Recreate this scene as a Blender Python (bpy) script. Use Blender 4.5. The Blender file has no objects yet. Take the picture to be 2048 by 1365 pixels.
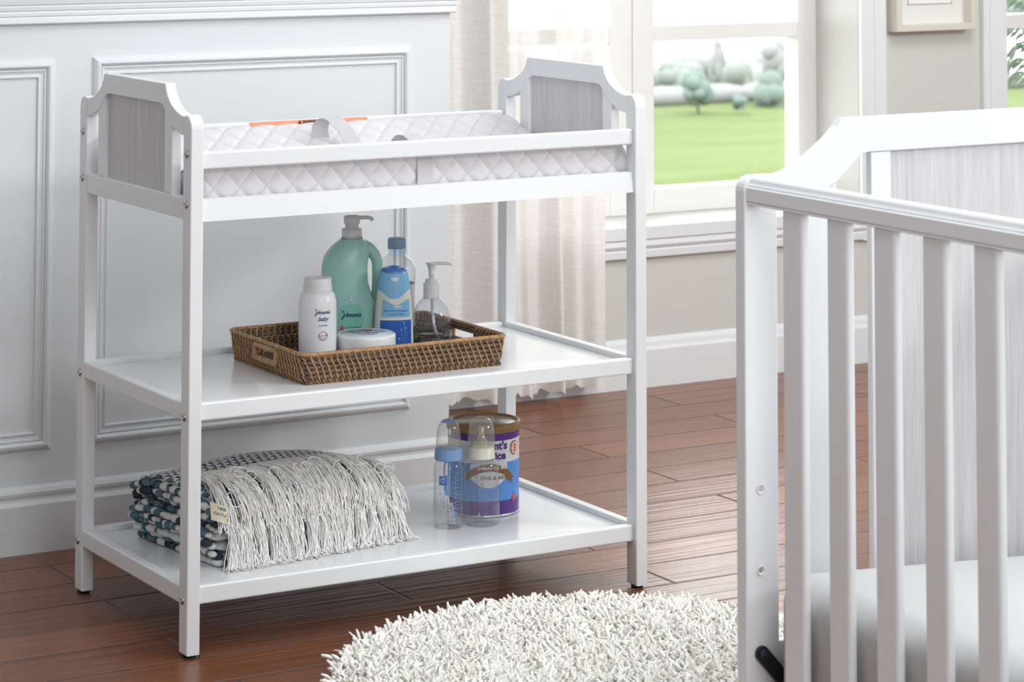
import bpy, bmesh, math, random
import numpy as np
from mathutils import Vector, Matrix
R = math.radians
rng = np.random.default_rng(7)
random.seed(7)
SC = bpy.context.scene
COL = SC.collection

# ------------------------------------------------------------------ materials
def new_mat(name):
    m = bpy.data.materials.new(name); m.use_nodes = True
    nt = m.node_tree; nt.nodes.clear()
    out = nt.nodes.new('ShaderNodeOutputMaterial')
    return m, nt, out

def N(nt, t, **kw):
    n = nt.nodes.new(t)
    for k, v in kw.items():
        if k.startswith('i_'):
            n.inputs[k[2:].replace('_', ' ')].default_value = v
        else:
            setattr(n, k, v)
    return n

def rgb(c): return (c[0], c[1], c[2], 1)

def mat(name, c, rough=.45, spec=.5, metal=0, bump=None, coat=0, sss=0, mottle=None):
    m, nt, out = new_mat(name)
    p = N(nt, 'ShaderNodeBsdfPrincipled')
    p.inputs['Base Color'].default_value = rgb(c)
    p.inputs['Roughness'].default_value = rough
    p.inputs['Specular IOR Level'].default_value = spec
    p.inputs['Metallic'].default_value = metal
    p.inputs['Coat Weight'].default_value = coat
    if sss:
        p.inputs['Subsurface Weight'].default_value = sss
        p.inputs['Subsurface Radius'].default_value = (.01, .01, .01)
    tc = N(nt, 'ShaderNodeTexCoord')
    if bump:      # (scale xyz, strength, distance)
        mp = N(nt, 'ShaderNodeMapping'); mp.inputs['Scale'].default_value = bump[0]
        nz = N(nt, 'ShaderNodeTexNoise'); nz.inputs['Scale'].default_value = 1; nz.inputs['Detail'].default_value = 4
        b = N(nt, 'ShaderNodeBump'); b.inputs['Strength'].default_value = bump[1]; b.inputs['Distance'].default_value = bump[2]
        nt.links.new(tc.outputs['Object'], mp.inputs[0]); nt.links.new(mp.outputs[0], nz.inputs[0])
        nt.links.new(nz.outputs[0], b.inputs['Height']); nt.links.new(b.outputs[0], p.inputs['Normal'])
    if mottle:    # (scale xyz, colour2, lo, hi)
        mp = N(nt, 'ShaderNodeMapping'); mp.inputs['Scale'].default_value = mottle[0]
        nz = N(nt, 'ShaderNodeTexNoise'); nz.inputs['Scale'].default_value = 1; nz.inputs['Detail'].default_value = 6
        mr = N(nt, 'ShaderNodeMapRange'); mr.inputs[1].default_value = mottle[2]; mr.inputs[2].default_value = mottle[3]
        mx = N(nt, 'ShaderNodeMix', data_type='RGBA')
        mx.inputs[6].default_value = rgb(c); mx.inputs[7].default_value = rgb(mottle[1])
        nt.links.new(tc.outputs['Object'], mp.inputs[0]); nt.links.new(mp.outputs[0], nz.inputs[0])
        nt.links.new(nz.outputs[0], mr.inputs[0]); nt.links.new(mr.outputs[0], mx.inputs[0])
        nt.links.new(mx.outputs[2], p.inputs['Base Color'])
    nt.links.new(p.outputs[0], out.inputs[0])
    return m

def clear_mat(name, tint=(1, 1, 1), rough=.03, refl=.06, body=None, bodymix=0.0):
    """thin clear plastic / pane: transparent with a fresnel gloss and an optional milky part"""
    m, nt, out = new_mat(name)
    t = N(nt, 'ShaderNodeBsdfTransparent'); t.inputs[0].default_value = rgb(tint)
    g = N(nt, 'ShaderNodeBsdfGlossy'); g.inputs['Roughness'].default_value = rough
    fr = N(nt, 'ShaderNodeLayerWeight'); fr.inputs[0].default_value = .35
    ma = N(nt, 'ShaderNodeMath', operation='MULTIPLY_ADD'); ma.inputs[1].default_value = .8; ma.inputs[2].default_value = refl
    nt.links.new(fr.outputs['Facing'], ma.inputs[0])
    pw = N(nt, 'ShaderNodeMath', operation='POWER'); pw.inputs[1].default_value = 2.0
    nt.links.new(fr.outputs['Facing'], pw.inputs[0]); nt.links.new(pw.outputs[0], ma.inputs[0])
    mx = N(nt, 'ShaderNodeMixShader')
    base = t
    if body:
        d = N(nt, 'ShaderNodeBsdfPrincipled'); d.inputs['Base Color'].default_value = rgb(body); d.inputs['Roughness'].default_value = .4
        m2 = N(nt, 'ShaderNodeMixShader'); m2.inputs[0].default_value = bodymix
        nt.links.new(t.outputs[0], m2.inputs[1]); nt.links.new(d.outputs[0], m2.inputs[2]); base = m2
    nt.links.new(ma.outputs[0], mx.inputs[0]); nt.links.new(base.outputs[0], mx.inputs[1]); nt.links.new(g.outputs[0], mx.inputs[2])
    nt.links.new(mx.outputs[0], out.inputs[0])
    return m

M = {}
M['paint'] = mat('white_lacquer', (.79, .81, .825), .32, .5)
M['shelfpaint'] = mat('white_shelf_laminate', (.83, .845, .86), .16, .5)
M['wallwhite'] = mat('white_panelling', (.715, .745, .76), .45, .4, bump=((25, 25, 260), .06, .002))
M['wallbeige'] = mat('greige_wall', (.65, .66, .615), .7, .3, bump=((60, 60, 60), .05, .002))
M['trim'] = mat('white_trim', (.80, .825, .845), .4, .4, bump=((8, 200, 200), .04, .001))
M['jamb'] = mat('cream_jamb', (.58, .565, .54), .5, .4)
M['sash'] = mat('white_sash', (.82, .82, .80), .4, .4, bump=((150, 150, 6), .05, .001))
M['wallcool'] = mat('cool_white_wall', (.84, .87, .89), .9, .2)
M['ceil'] = mat('ceiling_white', (.74, .79, .82), .9, .2)
M['steel'] = mat('bolt_steel', (.55, .52, .48), .22, .5, metal=1)
M['black'] = mat('black_plastic', (.012, .012, .014), .4)
M['darkhole'] = mat('recess_shade', (.01, .01, .01), .8)  # black stands in for the shade inside the bolt sockets
M['orange'] = mat('orange_label', (.86, .36, .2), .5)
M['ink'] = mat('black_ink', (.015, .015, .02), .6)
M['navy'] = mat('navy_ink', (.02, .05, .22), .5)
M['redink'] = mat('red_ink', (.75, .07, .07), .5)
M['white_plastic'] = mat('white_plastic', (.80, .81, .83), .3, .5)
M['powder'] = mat('powder_white', (.80, .81, .84), .33, .5)
M['capgrey'] = mat('cap_pale', (.72, .74, .75), .4)
M['green'] = mat('sea_green_plastic', (.36, .63, .57), .3, .5, sss=0)
M['greenlabel'] = mat('mint_label', (.22, .60, .49), .4)
M['pumpgrey'] = mat('pump_pale', (.72, .73, .72), .4)
M['cream'] = mat('cream_plastic', (.70, .71, .64), .35)
M['blue'] = mat('royal_blue', (.02, .10, .42), .35)
M['skyblue'] = mat('sky_blue', (.20, .46, .70), .35)
M['midblue'] = mat('mid_blue', (.06, .20, .52), .3)
M['capblue'] = mat('cap_blue', (.22, .37, .66), .3)
M['capslate'] = mat('cap_slate', (.27, .37, .50), .4)
M['paleblue'] = mat('pale_blue_label', (.62, .72, .76), .3)
M['printblue'] = mat('print_blue', (.12, .42, .72), .5)
M['printbrown'] = mat('print_brown', (.28, .12, .05), .5)
M['purple'] = mat('purple_band', (.10, .03, .24), .3)
M['canblue'] = mat('can_blue', (.10, .30, .72), .3)
M['canwhite'] = mat('can_white', (.72, .74, .76), .3)
M['canbrown'] = mat('can_ribbon_brown', (.22, .12, .03), .35)
M['lidbrown'] = mat('lid_brown', (.25, .145, .05), .4)
M['lidinner'] = mat('lid_inner', (.27, .21, .14), .25)
M['tin'] = mat('tin', (.7, .7, .72), .25, metal=1)
M['ring_cream'] = mat('ring_cream', (.78, .79, .66), .35)
M['peach'] = mat('peach', (.8, .55, .45), .5)
M['clear'] = clear_mat('clear_plastic', (.95, .96, .97), refl=.04, body=(.75, .78, .8), bodymix=.05)
M['clearblue'] = clear_mat('clear_blue_plastic', (.75, .90, .97))
M['milky'] = clear_mat('milky_plastic', (.97, .97, .94), body=(.75, .75, .68), bodymix=.14)
M['teat'] = clear_mat('silicone', (.98, .97, .93), body=(.8, .78, .66), bodymix=.28)
M['pane'] = clear_mat('window_pane', (.99, 1, .99), rough=.0, refl=.01)
M['gel'] = clear_mat('clear_gel', (.50, .51, .54), rough=.02, refl=.05)
M['tube'] = clear_mat('frosted_tube', (.9, .92, .95), body=(.8, .82, .86), bodymix=.6)
M['rattan'] = mat('rattan_wrap', (.48, .27, .115), .32, .5, mottle=((90, 90, 90), (.29, .15, .058), .35, .65))
M['cane'] = mat('dark_cane', (.085, .056, .036), .55, .4, mottle=((60, 60, 60), (.16, .115, .08), .4, .7))
M['yarn'] = mat('fringe_yarn', (.97, .96, .94), .9, .1)
M['weave'] = mat('weave_white', (.66, .665, .655), .95, .1, bump=((500, 500, 500), .5, .003))
M['tuft1'] = mat('tuft_navy', (.04, .052, .075), .95, .1, bump=((700, 700, 700), .5, .002))
M['tuft2'] = mat('tuft_teal', (.085, .155, .205), .95, .1, bump=((700, 700, 700), .5, .002))
M['tuft3'] = mat('tuft_slate', (.13, .185, .225), .95, .1, bump=((700, 700, 700), .5, .002))
M['tag'] = mat('cotton_tag', (.66, .61, .47), .8, .1)
M['frame'] = mat('cream_frame', (.70, .68, .59), .5, .4)
M['paper'] = mat('paper_white', (.80, .80, .76), .8, .2)
M['photo'] = mat('print_white', (.9, .88, .87), .6, .2)
M['mattress'] = mat('mattress_cloth', (.60, .60, .60), .9, .1, bump=((400, 400, 400), .1, .001))
M['shag1'] = mat('shag_cream', (.86, .835, .755), .95, .1)
M['shag2'] = mat('shag_ivory', (.95, .94, .90), .95, .1)
M['rugback'] = mat('rug_backing', (.42, .40, .34), .95, .1)
M['webbing'] = mat('webbing', (.60, .585, .60), .8, .1, bump=((900, 900, 900), .5, .002))
M['grass'] = mat('meadow', (.086, .112, .038), .95, .05, mottle=((.12, .5, .3), (.106, .132, .056), .35, .65))
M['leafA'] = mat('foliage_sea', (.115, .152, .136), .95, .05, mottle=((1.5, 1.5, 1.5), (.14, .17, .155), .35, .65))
M['leafB'] = mat('foliage_hazed', (.17, .19, .173), .95, .05, mottle=((1, 1, 1), (.186, .198, .188), .35, .65))  # distance haze is painted into this pale leaf colour
M['leafBlossomHaze'] = mat('blossom', (.20, .207, .207), .95, .05)  # hedge blossom; on the far trees this white is painted-in haze
M['bark'] = mat('bark_pale', (.13, .125, .115), .95, .05)
M['palm'] = mat('palm_leaf', (.125, .165, .115), .6, .2)

def wood_grey():
    m, nt, out = new_mat('grey_oak_veneer')
    p = N(nt, 'ShaderNodeBsdfPrincipled'); p.inputs['Roughness'].default_value = .55
    tc = N(nt, 'ShaderNodeTexCoord')
    mp = N(nt, 'ShaderNodeMapping'); mp.inputs['Scale'].default_value = (520, 520, 11)
    nz = N(nt, 'ShaderNodeTexNoise'); nz.inputs['Scale'].default_value = 1; nz.inputs['Detail'].default_value = 6; nz.inputs['Distortion'].default_value = .35
    mp2 = N(nt, 'ShaderNodeMapping'); mp2.inputs['Scale'].default_value = (90, 90, 4)
    nz2 = N(nt, 'ShaderNodeTexNoise'); nz2.inputs['Scale'].default_value = 1; nz2.inputs['Detail'].default_value = 3
    ad = N(nt, 'ShaderNodeMath', operation='MULTIPLY_ADD'); ad.inputs[1].default_value = .6
    sc = N(nt, 'ShaderNodeMath', operation='MULTIPLY'); sc.inputs[1].default_value = .5
    cr = N(nt, 'ShaderNodeValToRGB')
    cr.color_ramp.elements[0].position = .30; cr.color_ramp.elements[0].color = (.47, .46, .465, 1)
    cr.color_ramp.elements[1].position = .85; cr.color_ramp.elements[1].color = (.72, .715, .725, 1)
    bp = N(nt, 'ShaderNodeBump'); bp.inputs['Strength'].default_value = .15; bp.inputs['Distance'].default_value = .001
    L = nt.links.new
    L(tc.outputs['Object'], mp.inputs[0]); L(mp.outputs[0], nz.inputs[0]); L(tc.outputs['Object'], mp2.inputs[0]); L(mp2.outputs[0], nz2.inputs[0])
    L(nz2.outputs[0], sc.inputs[0]); L(nz.outputs[0], ad.inputs[0]); L(sc.outputs[0], ad.inputs[2]); L(ad.outputs[0], cr.inputs[0])
    L(cr.outputs[0], p.inputs['Base Color']); L(ad.outputs[0], bp.inputs['Height']); L(bp.outputs[0], p.inputs['Normal']); L(p.outputs[0], out.inputs[0])
    return m
M['oak'] = wood_grey()

def floor_mat():
    m, nt, out = new_mat('handscraped_plank_floor')
    L = nt.links.new
    p = N(nt, 'ShaderNodeBsdfPrincipled')
    p.inputs['Roughness'].default_value = .3
    p.inputs['Specular IOR Level'].default_value = .42
    tc = N(nt, 'ShaderNodeTexCoord')
    mp = N(nt, 'ShaderNodeMapping'); mp.inputs['Location'].default_value = (FLOOR_OFF[0], FLOOR_OFF[1], 0)
    L(tc.outputs['Object'], mp.inputs[0])
    br = N(nt, 'ShaderNodeTexBrick'); br.offset = .5; br.offset_frequency = 2; br.squash = 1
    br.inputs['Scale'].default_value = 1; br.inputs['Brick Width'].default_value = .968; br.inputs['Row Height'].default_value = .142
    br.inputs['Mortar Size'].default_value = .0016; br.inputs['Mortar Smooth'].default_value = .3; br.inputs['Bias'].default_value = 0
    br.inputs['Color1'].default_value = (0, 0, 0, 1); br.inputs['Color2'].default_value = (1, 1, 1, 1); br.inputs['Mortar'].default_value = (.5, .5, .5, 1)
    L(mp.outputs[0], br.inputs[0])
    cr = N(nt, 'ShaderNodeValToRGB')
    cr.color_ramp.elements[0].color = (.165, .058, .026, 1); cr.color_ramp.elements[1].color = (.26, .10, .048, 1)
    L(br.outputs['Color'], cr.inputs[0])
    # grain
    mg = N(nt, 'ShaderNodeMapping'); mg.inputs['Scale'].default_value = (2.2, 60, 1)
    ng = N(nt, 'ShaderNodeTexNoise'); ng.inputs['Scale'].default_value = 1; ng.inputs['Detail'].default_value = 7; ng.inputs['Distortion'].default_value = .6
    L(tc.outputs['Object'], mg.inputs[0]); L(mg.outputs[0], ng.inputs[0])
    gr = N(nt, 'ShaderNodeMapRange'); gr.inputs[1].default_value = .3; gr.inputs[2].default_value = .7; gr.inputs[3].default_value = .72; gr.inputs[4].default_value = 1.22
    L(ng.outputs[0], gr.inputs[0])
    mul = N(nt, 'ShaderNodeMix', data_type='RGBA', blend_type='MULTIPLY'); mul.inputs[0].default_value = 1
    L(cr.outputs[0], mul.inputs[6]); L(gr.outputs[0], mul.inputs[7])
    # mortar dark line
    mm = N(nt, 'ShaderNodeMix', data_type='RGBA'); mm.inputs[7].default_value = (.13, .065, .042, 1)
    L(br.outputs['Fac'], mm.inputs[0]); L(mul.outputs[2], mm.inputs[6]); L(mm.outputs[2], p.inputs['Base Color'])
    # hand-scraped ripple and bevel bump
    mw = N(nt, 'ShaderNodeMapping'); mw.inputs['Scale'].default_value = (2.0, 55, 1)
    nw = N(nt, 'ShaderNodeTexNoise'); nw.inputs['Scale'].default_value = 1; nw.inputs['Detail'].default_value = 2
    L(tc.outputs['Object'], mw.inputs[0]); L(mw.outputs[0], nw.inputs[0])
    b1 = N(nt, 'ShaderNodeBump'); b1.inputs['Strength'].default_value = .5; b1.inputs['Distance'].default_value = .0045
    L(nw.outputs[0], b1.inputs['Height'])
    br2 = N(nt, 'ShaderNodeTexBrick'); br2.offset = .5; br2.offset_frequency = 2
    br2.inputs['Scale'].default_value = 1; br2.inputs['Brick Width'].default_value = .968; br2.inputs['Row Height'].default_value = .142
    br2.inputs['Mortar Size'].default_value = .0045; br2.inputs['Mortar Smooth'].default_value = 1
    L(mp.outputs[0], br2.inputs[0])
    b2 = N(nt, 'ShaderNodeBump', invert=True); b2.inputs['Strength'].default_value = 1; b2.inputs['Distance'].default_value = .0065
    L(br2.outputs['Fac'], b2.inputs['Height']); L(b1.outputs[0], b2.inputs['Normal']); L(b2.outputs[0], p.inputs['Normal'])
    L(p.outputs[0], out.inputs[0])
    return m
FLOOR_OFF = (.942, .139)   # set so joints fall at x = .026/.994 and seams at y = .003, .145, .287
M['floor'] = floor_mat()

def curtain_mat():
    m, nt, out = new_mat('linen_sheer')
    L = nt.links.new
    tc = N(nt, 'ShaderNodeTexCoord')
    mp = N(nt, 'ShaderNodeMapping'); mp.inputs['Scale'].default_value = (900, 900, 25)
    n1 = N(nt, 'ShaderNodeTexNoise'); n1.inputs['Scale'].default_value = 1; n1.inputs['Detail'].default_value = 2
    mp2 = N(nt, 'ShaderNodeMapping'); mp2.inputs['Scale'].default_value = (18, 18, 700)
    n2 = N(nt, 'ShaderNodeTexNoise'); n2.inputs['Scale'].default_value = 1; n2.inputs['Detail'].default_value = 2
    L(tc.outputs['Object'], mp.inputs[0]); L(mp.outputs[0], n1.inputs[0]); L(tc.outputs['Object'], mp2.inputs[0]); L(mp2.outputs[0], n2.inputs[0])
    ad = N(nt, 'ShaderNodeMath', operation='ADD'); L(n1.outputs[0], ad.inputs[0]); L(n2.outputs[0], ad.inputs[1])
    mr = N(nt, 'ShaderNodeMapRange'); mr.inputs[1].default_value = .7; mr.inputs[2].default_value = 1.35; mr.inputs[3].default_value = .11; mr.inputs[4].default_value = .03
    L(ad.outputs[0], mr.inputs[0])
    cr = N(nt, 'ShaderNodeMapRange'); cr.inputs[1].default_value = .7; cr.inputs[2].default_value = 1.3; cr.inputs[3].default_value = .92; cr.inputs[4].default_value = 1.04
    L(ad.outputs[0], cr.inputs[0])
    mu = N(nt, 'ShaderNodeMix', data_type='RGBA', blend_type='MULTIPLY'); mu.inputs[0].default_value = 1
    mu.inputs[6].default_value = (.93, .91, .875, 1); L(cr.outputs[0], mu.inputs[7])
    d = N(nt, 'ShaderNodeBsdfDiffuse'); t = N(nt, 'ShaderNodeBsdfTranslucent'); x = N(nt, 'ShaderNodeBsdfTransparent')
    L(mu.outputs[2], d.inputs[0]); L(mu.outputs[2], t.inputs[0])
    a = N(nt, 'ShaderNodeMixShader'); a.inputs[0].default_value = .12; L(d.outputs[0], a.inputs[1]); L(t.outputs[0], a.inputs[2])
    b = N(nt, 'ShaderNodeMixShader'); L(mr.outputs[0], b.inputs[0]); L(a.outputs[0], b.inputs[1]); L(x.outputs[0], b.inputs[2])
    L(b.outputs[0], out.inputs[0])
    return m
M['curtain'] = curtain_mat()

def quilt_mat():
    m, nt, out = new_mat('quilted_cover')
    L = nt.links.new
    p = N(nt, 'ShaderNodeBsdfPrincipled'); p.inputs['Roughness'].default_value = .75; p.inputs['Specular IOR Level'].default_value = .25
    p.inputs['Sheen Weight'].default_value = .15
    uv = N(nt, 'ShaderNodeUVMap')
    sx = N(nt, 'ShaderNodeSeparateXYZ'); L(uv.outputs[0], sx.inputs[0])
    # u+v and u-v in stitch units, dashes along the diagonals
    outs = []
    for sg in (1, -1):
        a = N(nt, 'ShaderNodeMath', operation='MULTIPLY_ADD'); a.inputs[1].default_value = sg; L(sx.outputs[1], a.inputs[0]); L(sx.outputs[0], a.inputs[2])
        fr = N(nt, 'ShaderNodeMath', operation='FRACT'); L(a.outputs[0], fr.inputs[0])
        sb = N(nt, 'ShaderNodeMath', operation='SUBTRACT'); sb.inputs[1].default_value = .5; L(fr.outputs[0], sb.inputs[0])
        ab = N(nt, 'ShaderNodeMath', operation='ABSOLUTE'); L(sb.outputs[0], ab.inputs[0])
        gt = N(nt, 'ShaderNodeMath', operation='GREATER_THAN'); gt.inputs[1].default_value = .479; L(ab.outputs[0], gt.inputs[0])
        o = N(nt, 'ShaderNodeMath', operation='MULTIPLY_ADD'); o.inputs[1].default_value = -sg; L(sx.outputs[1], o.inputs[0]); L(sx.outputs[0], o.inputs[2])
        s10 = N(nt, 'ShaderNodeMath', operation='MULTIPLY'); s10.inputs[1].default_value = 11; L(o.outputs[0], s10.inputs[0])
        f2 = N(nt, 'ShaderNodeMath', operation='FRACT'); L(s10.outputs[0], f2.inputs[0])
        g2 = N(nt, 'ShaderNodeMath', operation='GREATER_THAN'); g2.inputs[1].default_value = .55; L(f2.outputs[0], g2.inputs[0])
        mu = N(nt, 'ShaderNodeMath', operation='MULTIPLY'); L(gt.outputs[0], mu.inputs[0]); L(g2.outputs[0], mu.inputs[1]); outs.append(mu)
    mx = N(nt, 'ShaderNodeMath', operation='MAXIMUM'); L(outs[0].outputs[0], mx.inputs[0]); L(outs[1].outputs[0], mx.inputs[1])
    c = N(nt, 'ShaderNodeMix', data_type='RGBA'); c.inputs[6].default_value = (.66, .64, .66, 1); c.inputs[7].default_value = (.40, .385, .405, 1)
    L(mx.outputs[0], c.inputs[0]); L(c.outputs[2], p.inputs['Base Color']); L(p.outputs[0], out.inputs[0])
    return m
M['quilt'] = quilt_mat()

# ------------------------------------------------------------------ mesh builder
class MB:
    def __init__(s): s.v = []; s.f = []; s.m = []; s.s = []; s.n = 0
    def add(s, v, f, mi=0, smooth=False):
        v = np.asarray(v, float).reshape(-1, 3); b = s.n
        s.v.append(v); s.n += len(v)
        s.f.extend([tuple(int(i) + b for i in q) for q in f])
        s.m.extend([mi] * len(f)); s.s.extend([smooth] * len(f))
        return s
    def bm(s, bm, mi=0, smooth=False):
        bm.verts.index_update()
        s.add([v.co[:] for v in bm.verts], [[v.index for v in f.verts] for f in bm.faces], mi, smooth); bm.free(); return s
    def box(s, x0, x1, y0, y1, z0, z1, b=.0015, mi=0, seg=2):
        bm = bmesh.new(); bmesh.ops.create_cube(bm, size=1)
        for v in bm.verts:
            v.co = ((x0 + x1) / 2 + v.co.x * (x1 - x0), (y0 + y1) / 2 + v.co.y * (y1 - y0), (z0 + z1) / 2 + v.co.z * (z1 - z0))
        if b: bmesh.ops.bevel(bm, geom=bm.edges[:], offset=min(b, .45 * min(x1 - x0, y1 - y0, z1 - z0)), segments=seg, profile=.5, affect='EDGES')
        return s.bm(bm, mi)
    def prism(s, pts, plane, t0, t1, b=.0015, mi=0, seg=2):
        """outline pts in a plane ('yz','xz','xy'), extruded from t0 to t1 on the third axis"""
        def P(a, c, t): return {'yz': (t, a, c), 'xz': (a, t, c), 'xy': (a, c, t)}[plane]
        bm = bmesh.new(); vs = [bm.verts.new(P(a, c, t0)) for a, c in pts]
        f = bm.faces.new(vs); r = bmesh.ops.extrude_face_region(bm, geom=[f])
        nv = [g for g in r['geom'] if isinstance(g, bmesh.types.BMVert)]
        d = Vector(P(0, 0, t1)) - Vector(P(0, 0, t0)); bmesh.ops.translate(bm, verts=nv, vec=d)
        bm.normal_update()
        if b:
            cap = set(v for v in vs); cap2 = set(nv)
            es = [e for e in bm.edges if (e.verts[0] in cap and e.verts[1] in cap) or (e.verts[0] in cap2 and e.verts[1] in cap2)]
            bmesh.ops.bevel(bm, geom=es, offset=b, segments=seg, profile=.5, affect='EDGES', clamp_overlap=True)
        bmesh.ops.recalc_face_normals(bm, faces=bm.faces[:])
        return s.bm(bm, mi)
    def lathe(s, prof, c=(0, 0, 0), seg=40, mi=0, sx=1, sy=1, smooth=True, axis='z', cap=True):
        prof = np.asarray(prof, float); n = len(prof); a = np.linspace(0, 2 * np.pi, seg, endpoint=False)
        r = prof[:, 0][:, None]; x = r * np.cos(a) * sx; y = r * np.sin(a) * sy; z = np.repeat(prof[:, 1][:, None], seg, 1)
        if axis == 'z': v = np.stack([x, y, z], 2)
        elif axis == '-x': v = np.stack([-z, x, y], 2)
        elif axis == '-y': v = np.stack([x, -z, y], 2)
        v = v.reshape(-1, 3) + np.array(c); f = []
        for i in range(n - 1):
            for j in range(seg):
                k = (j + 1) % seg; f.append((i * seg + j, i * seg + k, (i + 1) * seg + k, (i + 1) * seg + j))
        if cap:
            if prof[0, 0] > 1e-6: f.append(tuple(range(seg))[::-1])
            if prof[-1, 0] > 1e-6: f.append(tuple((n - 1) * seg + j for j in range(seg)))
        return s.add(v, f, mi, smooth)
    def tube(s, path, r, sides=6, mi=0, closed=False, smooth=True, cap=True):
        p = np.asarray(path, float); n = len(p); r = np.broadcast_to(np.asarray(r, float), (n,))
        if closed: t = np.roll(p, -1, 0) - np.roll(p, 1, 0)
        else: t = np.gradient(p, axis=0)
        t /= np.maximum(np.linalg.norm(t, axis=1), 1e-9)[:, None]
        up = np.array([0, 0, 1.]) if abs(t[0, 2]) < .9 else np.array([1., 0, 0])
        u = np.zeros_like(p); a0 = up - t[0] * (up @ t[0]); a0 /= np.linalg.norm(a0); u[0] = a0
        for i in range(1, n):
            a = u[i - 1] - t[i] * (u[i - 1] @ t[i]); u[i] = a / max(np.linalg.norm(a), 1e-9)
        w = np.cross(t, u); an = np.linspace(0, 2 * np.pi, sides, endpoint=False)
        v = p[:, None] + r[:, None, None] * (np.cos(an)[None, :, None] * u[:, None] + np.sin(an)[None, :, None] * w[:, None])
        f = []
        for i in range(n if closed else n - 1):
            i2 = (i + 1) % n
            for j in range(sides):
                k = (j + 1) % sides; f.append((i * sides + j, i * sides + k, i2 * sides + k, i2 * sides + j))
        if cap and not closed:
            f.append(tuple(range(sides))[::-1]); f.append(tuple((n - 1) * sides + j for j in range(sides)))
        return s.add(v.reshape(-1, 3), f, mi, smooth)
    def ell(s, c, rx, ry, rz, mi=0, seg=8, rings=5, rot=None):
        v = []; f = []
        for i in range(rings + 1):
            ph = math.pi * i / rings
            for j in range(seg):
                th = 2 * math.pi * j / seg; v.append((rx * math.sin(ph) * math.cos(th), ry * math.sin(ph) * math.sin(th), rz * math.cos(ph)))
        for i in range(rings):
            for j in range(seg):
                k = (j + 1) % seg; f.append((i * seg + j, (i + 1) * seg + j, (i + 1) * seg + k, i * seg + k))
        v = np.array(v)
        if rot is not None: v = v @ np.array(rot).T
        return s.add(v + np.array(c), f, mi, True)
    def grid(s, V, mi=0, smooth=True, wrap=False):
        V = np.asarray(V, float); a, b = V.shape[:2]; f = []
        for i in range(a - 1):
            for j in range(b if wrap else b - 1):
                k = (j + 1) % b; f.append((i * b + j, i * b + k, (i + 1) * b + k, (i + 1) * b + j))
        return s.add(V.reshape(-1, 3), f, mi, smooth)
    def build(s, name, mats, parent=None, loc=None, sharp=None, uv=None):
        v = np.concatenate(s.v)
        if parent is None and loc is None:
            lo, hi = v.min(0), v.max(0); loc = ((lo[0] + hi[0]) / 2, (lo[1] + hi[1]) / 2, lo[2])
        if parent is not None:
            v = v - np.array(ORG.get(parent.name, (0, 0, 0)))
        else: v = v - np.array(loc)
        me = bpy.data.meshes.new(name); me.from_pydata(v.tolist(), [], s.f)
        for k in (mats if isinstance(mats, (list, tuple)) else [mats]): me.materials.append(M[k])
        me.polygons.foreach_set('material_index', np.array(s.m, dtype=np.int32)); me.polygons.foreach_set('use_smooth', np.array(s.s, dtype=bool))
        if sharp: me.set_sharp_from_angle(angle=R(sharp))
        me.update()
        o = bpy.data.objects.new(name, me); COL.objects.link(o)
        if parent is not None: o.parent = parent; ORG[o.name] = ORG.get(parent.name, (0, 0, 0))
        else: o.location = loc; ORG[o.name] = tuple(loc)
        return o
ORG = {}

def tag(o, label=None, cat=None, group=None, kind=None):
    if label: o['label'] = label
    if cat: o['category'] = cat
    if group: o['group'] = group
    if kind: o['kind'] = kind
    return o

def thing(name, label, cat, loc, rz=0, local=False, group=None):
    o = bpy.data.objects.new(name, None); COL.objects.link(o); o.location = loc; o.rotation_euler = (0, 0, rz); o.empty_display_size = .05
    ORG[o.name] = (0, 0, 0) if local else tuple(loc)
    return tag(o, label, cat, group)

def struct(o): o['kind'] = 'structure'; return o

# ------------------------------------------------------------------ flat lettering
def text2d(st, size, shear=0, align='CENTER', bold=0):
    c = bpy.data.curves.new('lettering', 'FONT'); c.body = st; c.size = size; c.shear = shear; c.align_x = align; c.offset = bold; c.resolution_u = 3
    o = bpy.data.objects.new('lettering', c); COL.objects.link(o)
    dg = bpy.context.evaluated_depsgraph_get(); me = o.evaluated_get(dg).to_mesh()
    v = np.array([x.co[:] for x in me.vertices]) if len(me.vertices) else np.zeros((0, 3)); f = [tuple(p.vertices) for p in me.polygons]
    o.evaluated_get(dg).to_mesh_clear(); bpy.data.objects.remove(o); bpy.data.curves.remove(c)
    return v[:, :2], f

def stroke2d(lines, w):
    """polylines -> flat ribbon mesh with round joints"""
    V = []; F = []
    for ln in lines:
        p = np.asarray(ln, float)
        for a, b in zip(p[:-1], p[1:]):
            d = b - a; l = np.linalg.norm(d)
            if l < 1e-9: continue
            n = np.array([-d[1], d[0]]) / l * w / 2; k = len(V)
            V += [a - n, b - n, b + n, a + n]; F.append((k, k + 1, k + 2, k + 3))
        for a in p:
            k = len(V); V += [a + w / 2 * np.array([math.cos(t), math.sin(t)]) for t in np.linspace(0, 2 * np.pi, 7)[:-1]]; F.append(tuple(range(k, k + 6)))
    return np.array(V), F

def spl(pts, n=6):
    """Catmull-Rom through 2D/3D points"""
    p = np.asarray(pts, float); p = np.vstack([2 * p[0] - p[1], p, 2 * p[-1] - p[-2]]); o = []
    for i in range(1, len(p) - 2):
        for t in np.linspace(0, 1, n, endpoint=False):
            a, b, c, d = p[i - 1], p[i], p[i + 1], p[i + 2]
            o.append(.5 * ((2 * b) + (-a + c) * t + (2 * a - 5 * b + 4 * c - d) * t * t + (-a + 3 * b - 3 * c + d) * t ** 3))
    o.append(p[-2]); return np.array(o)

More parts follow.
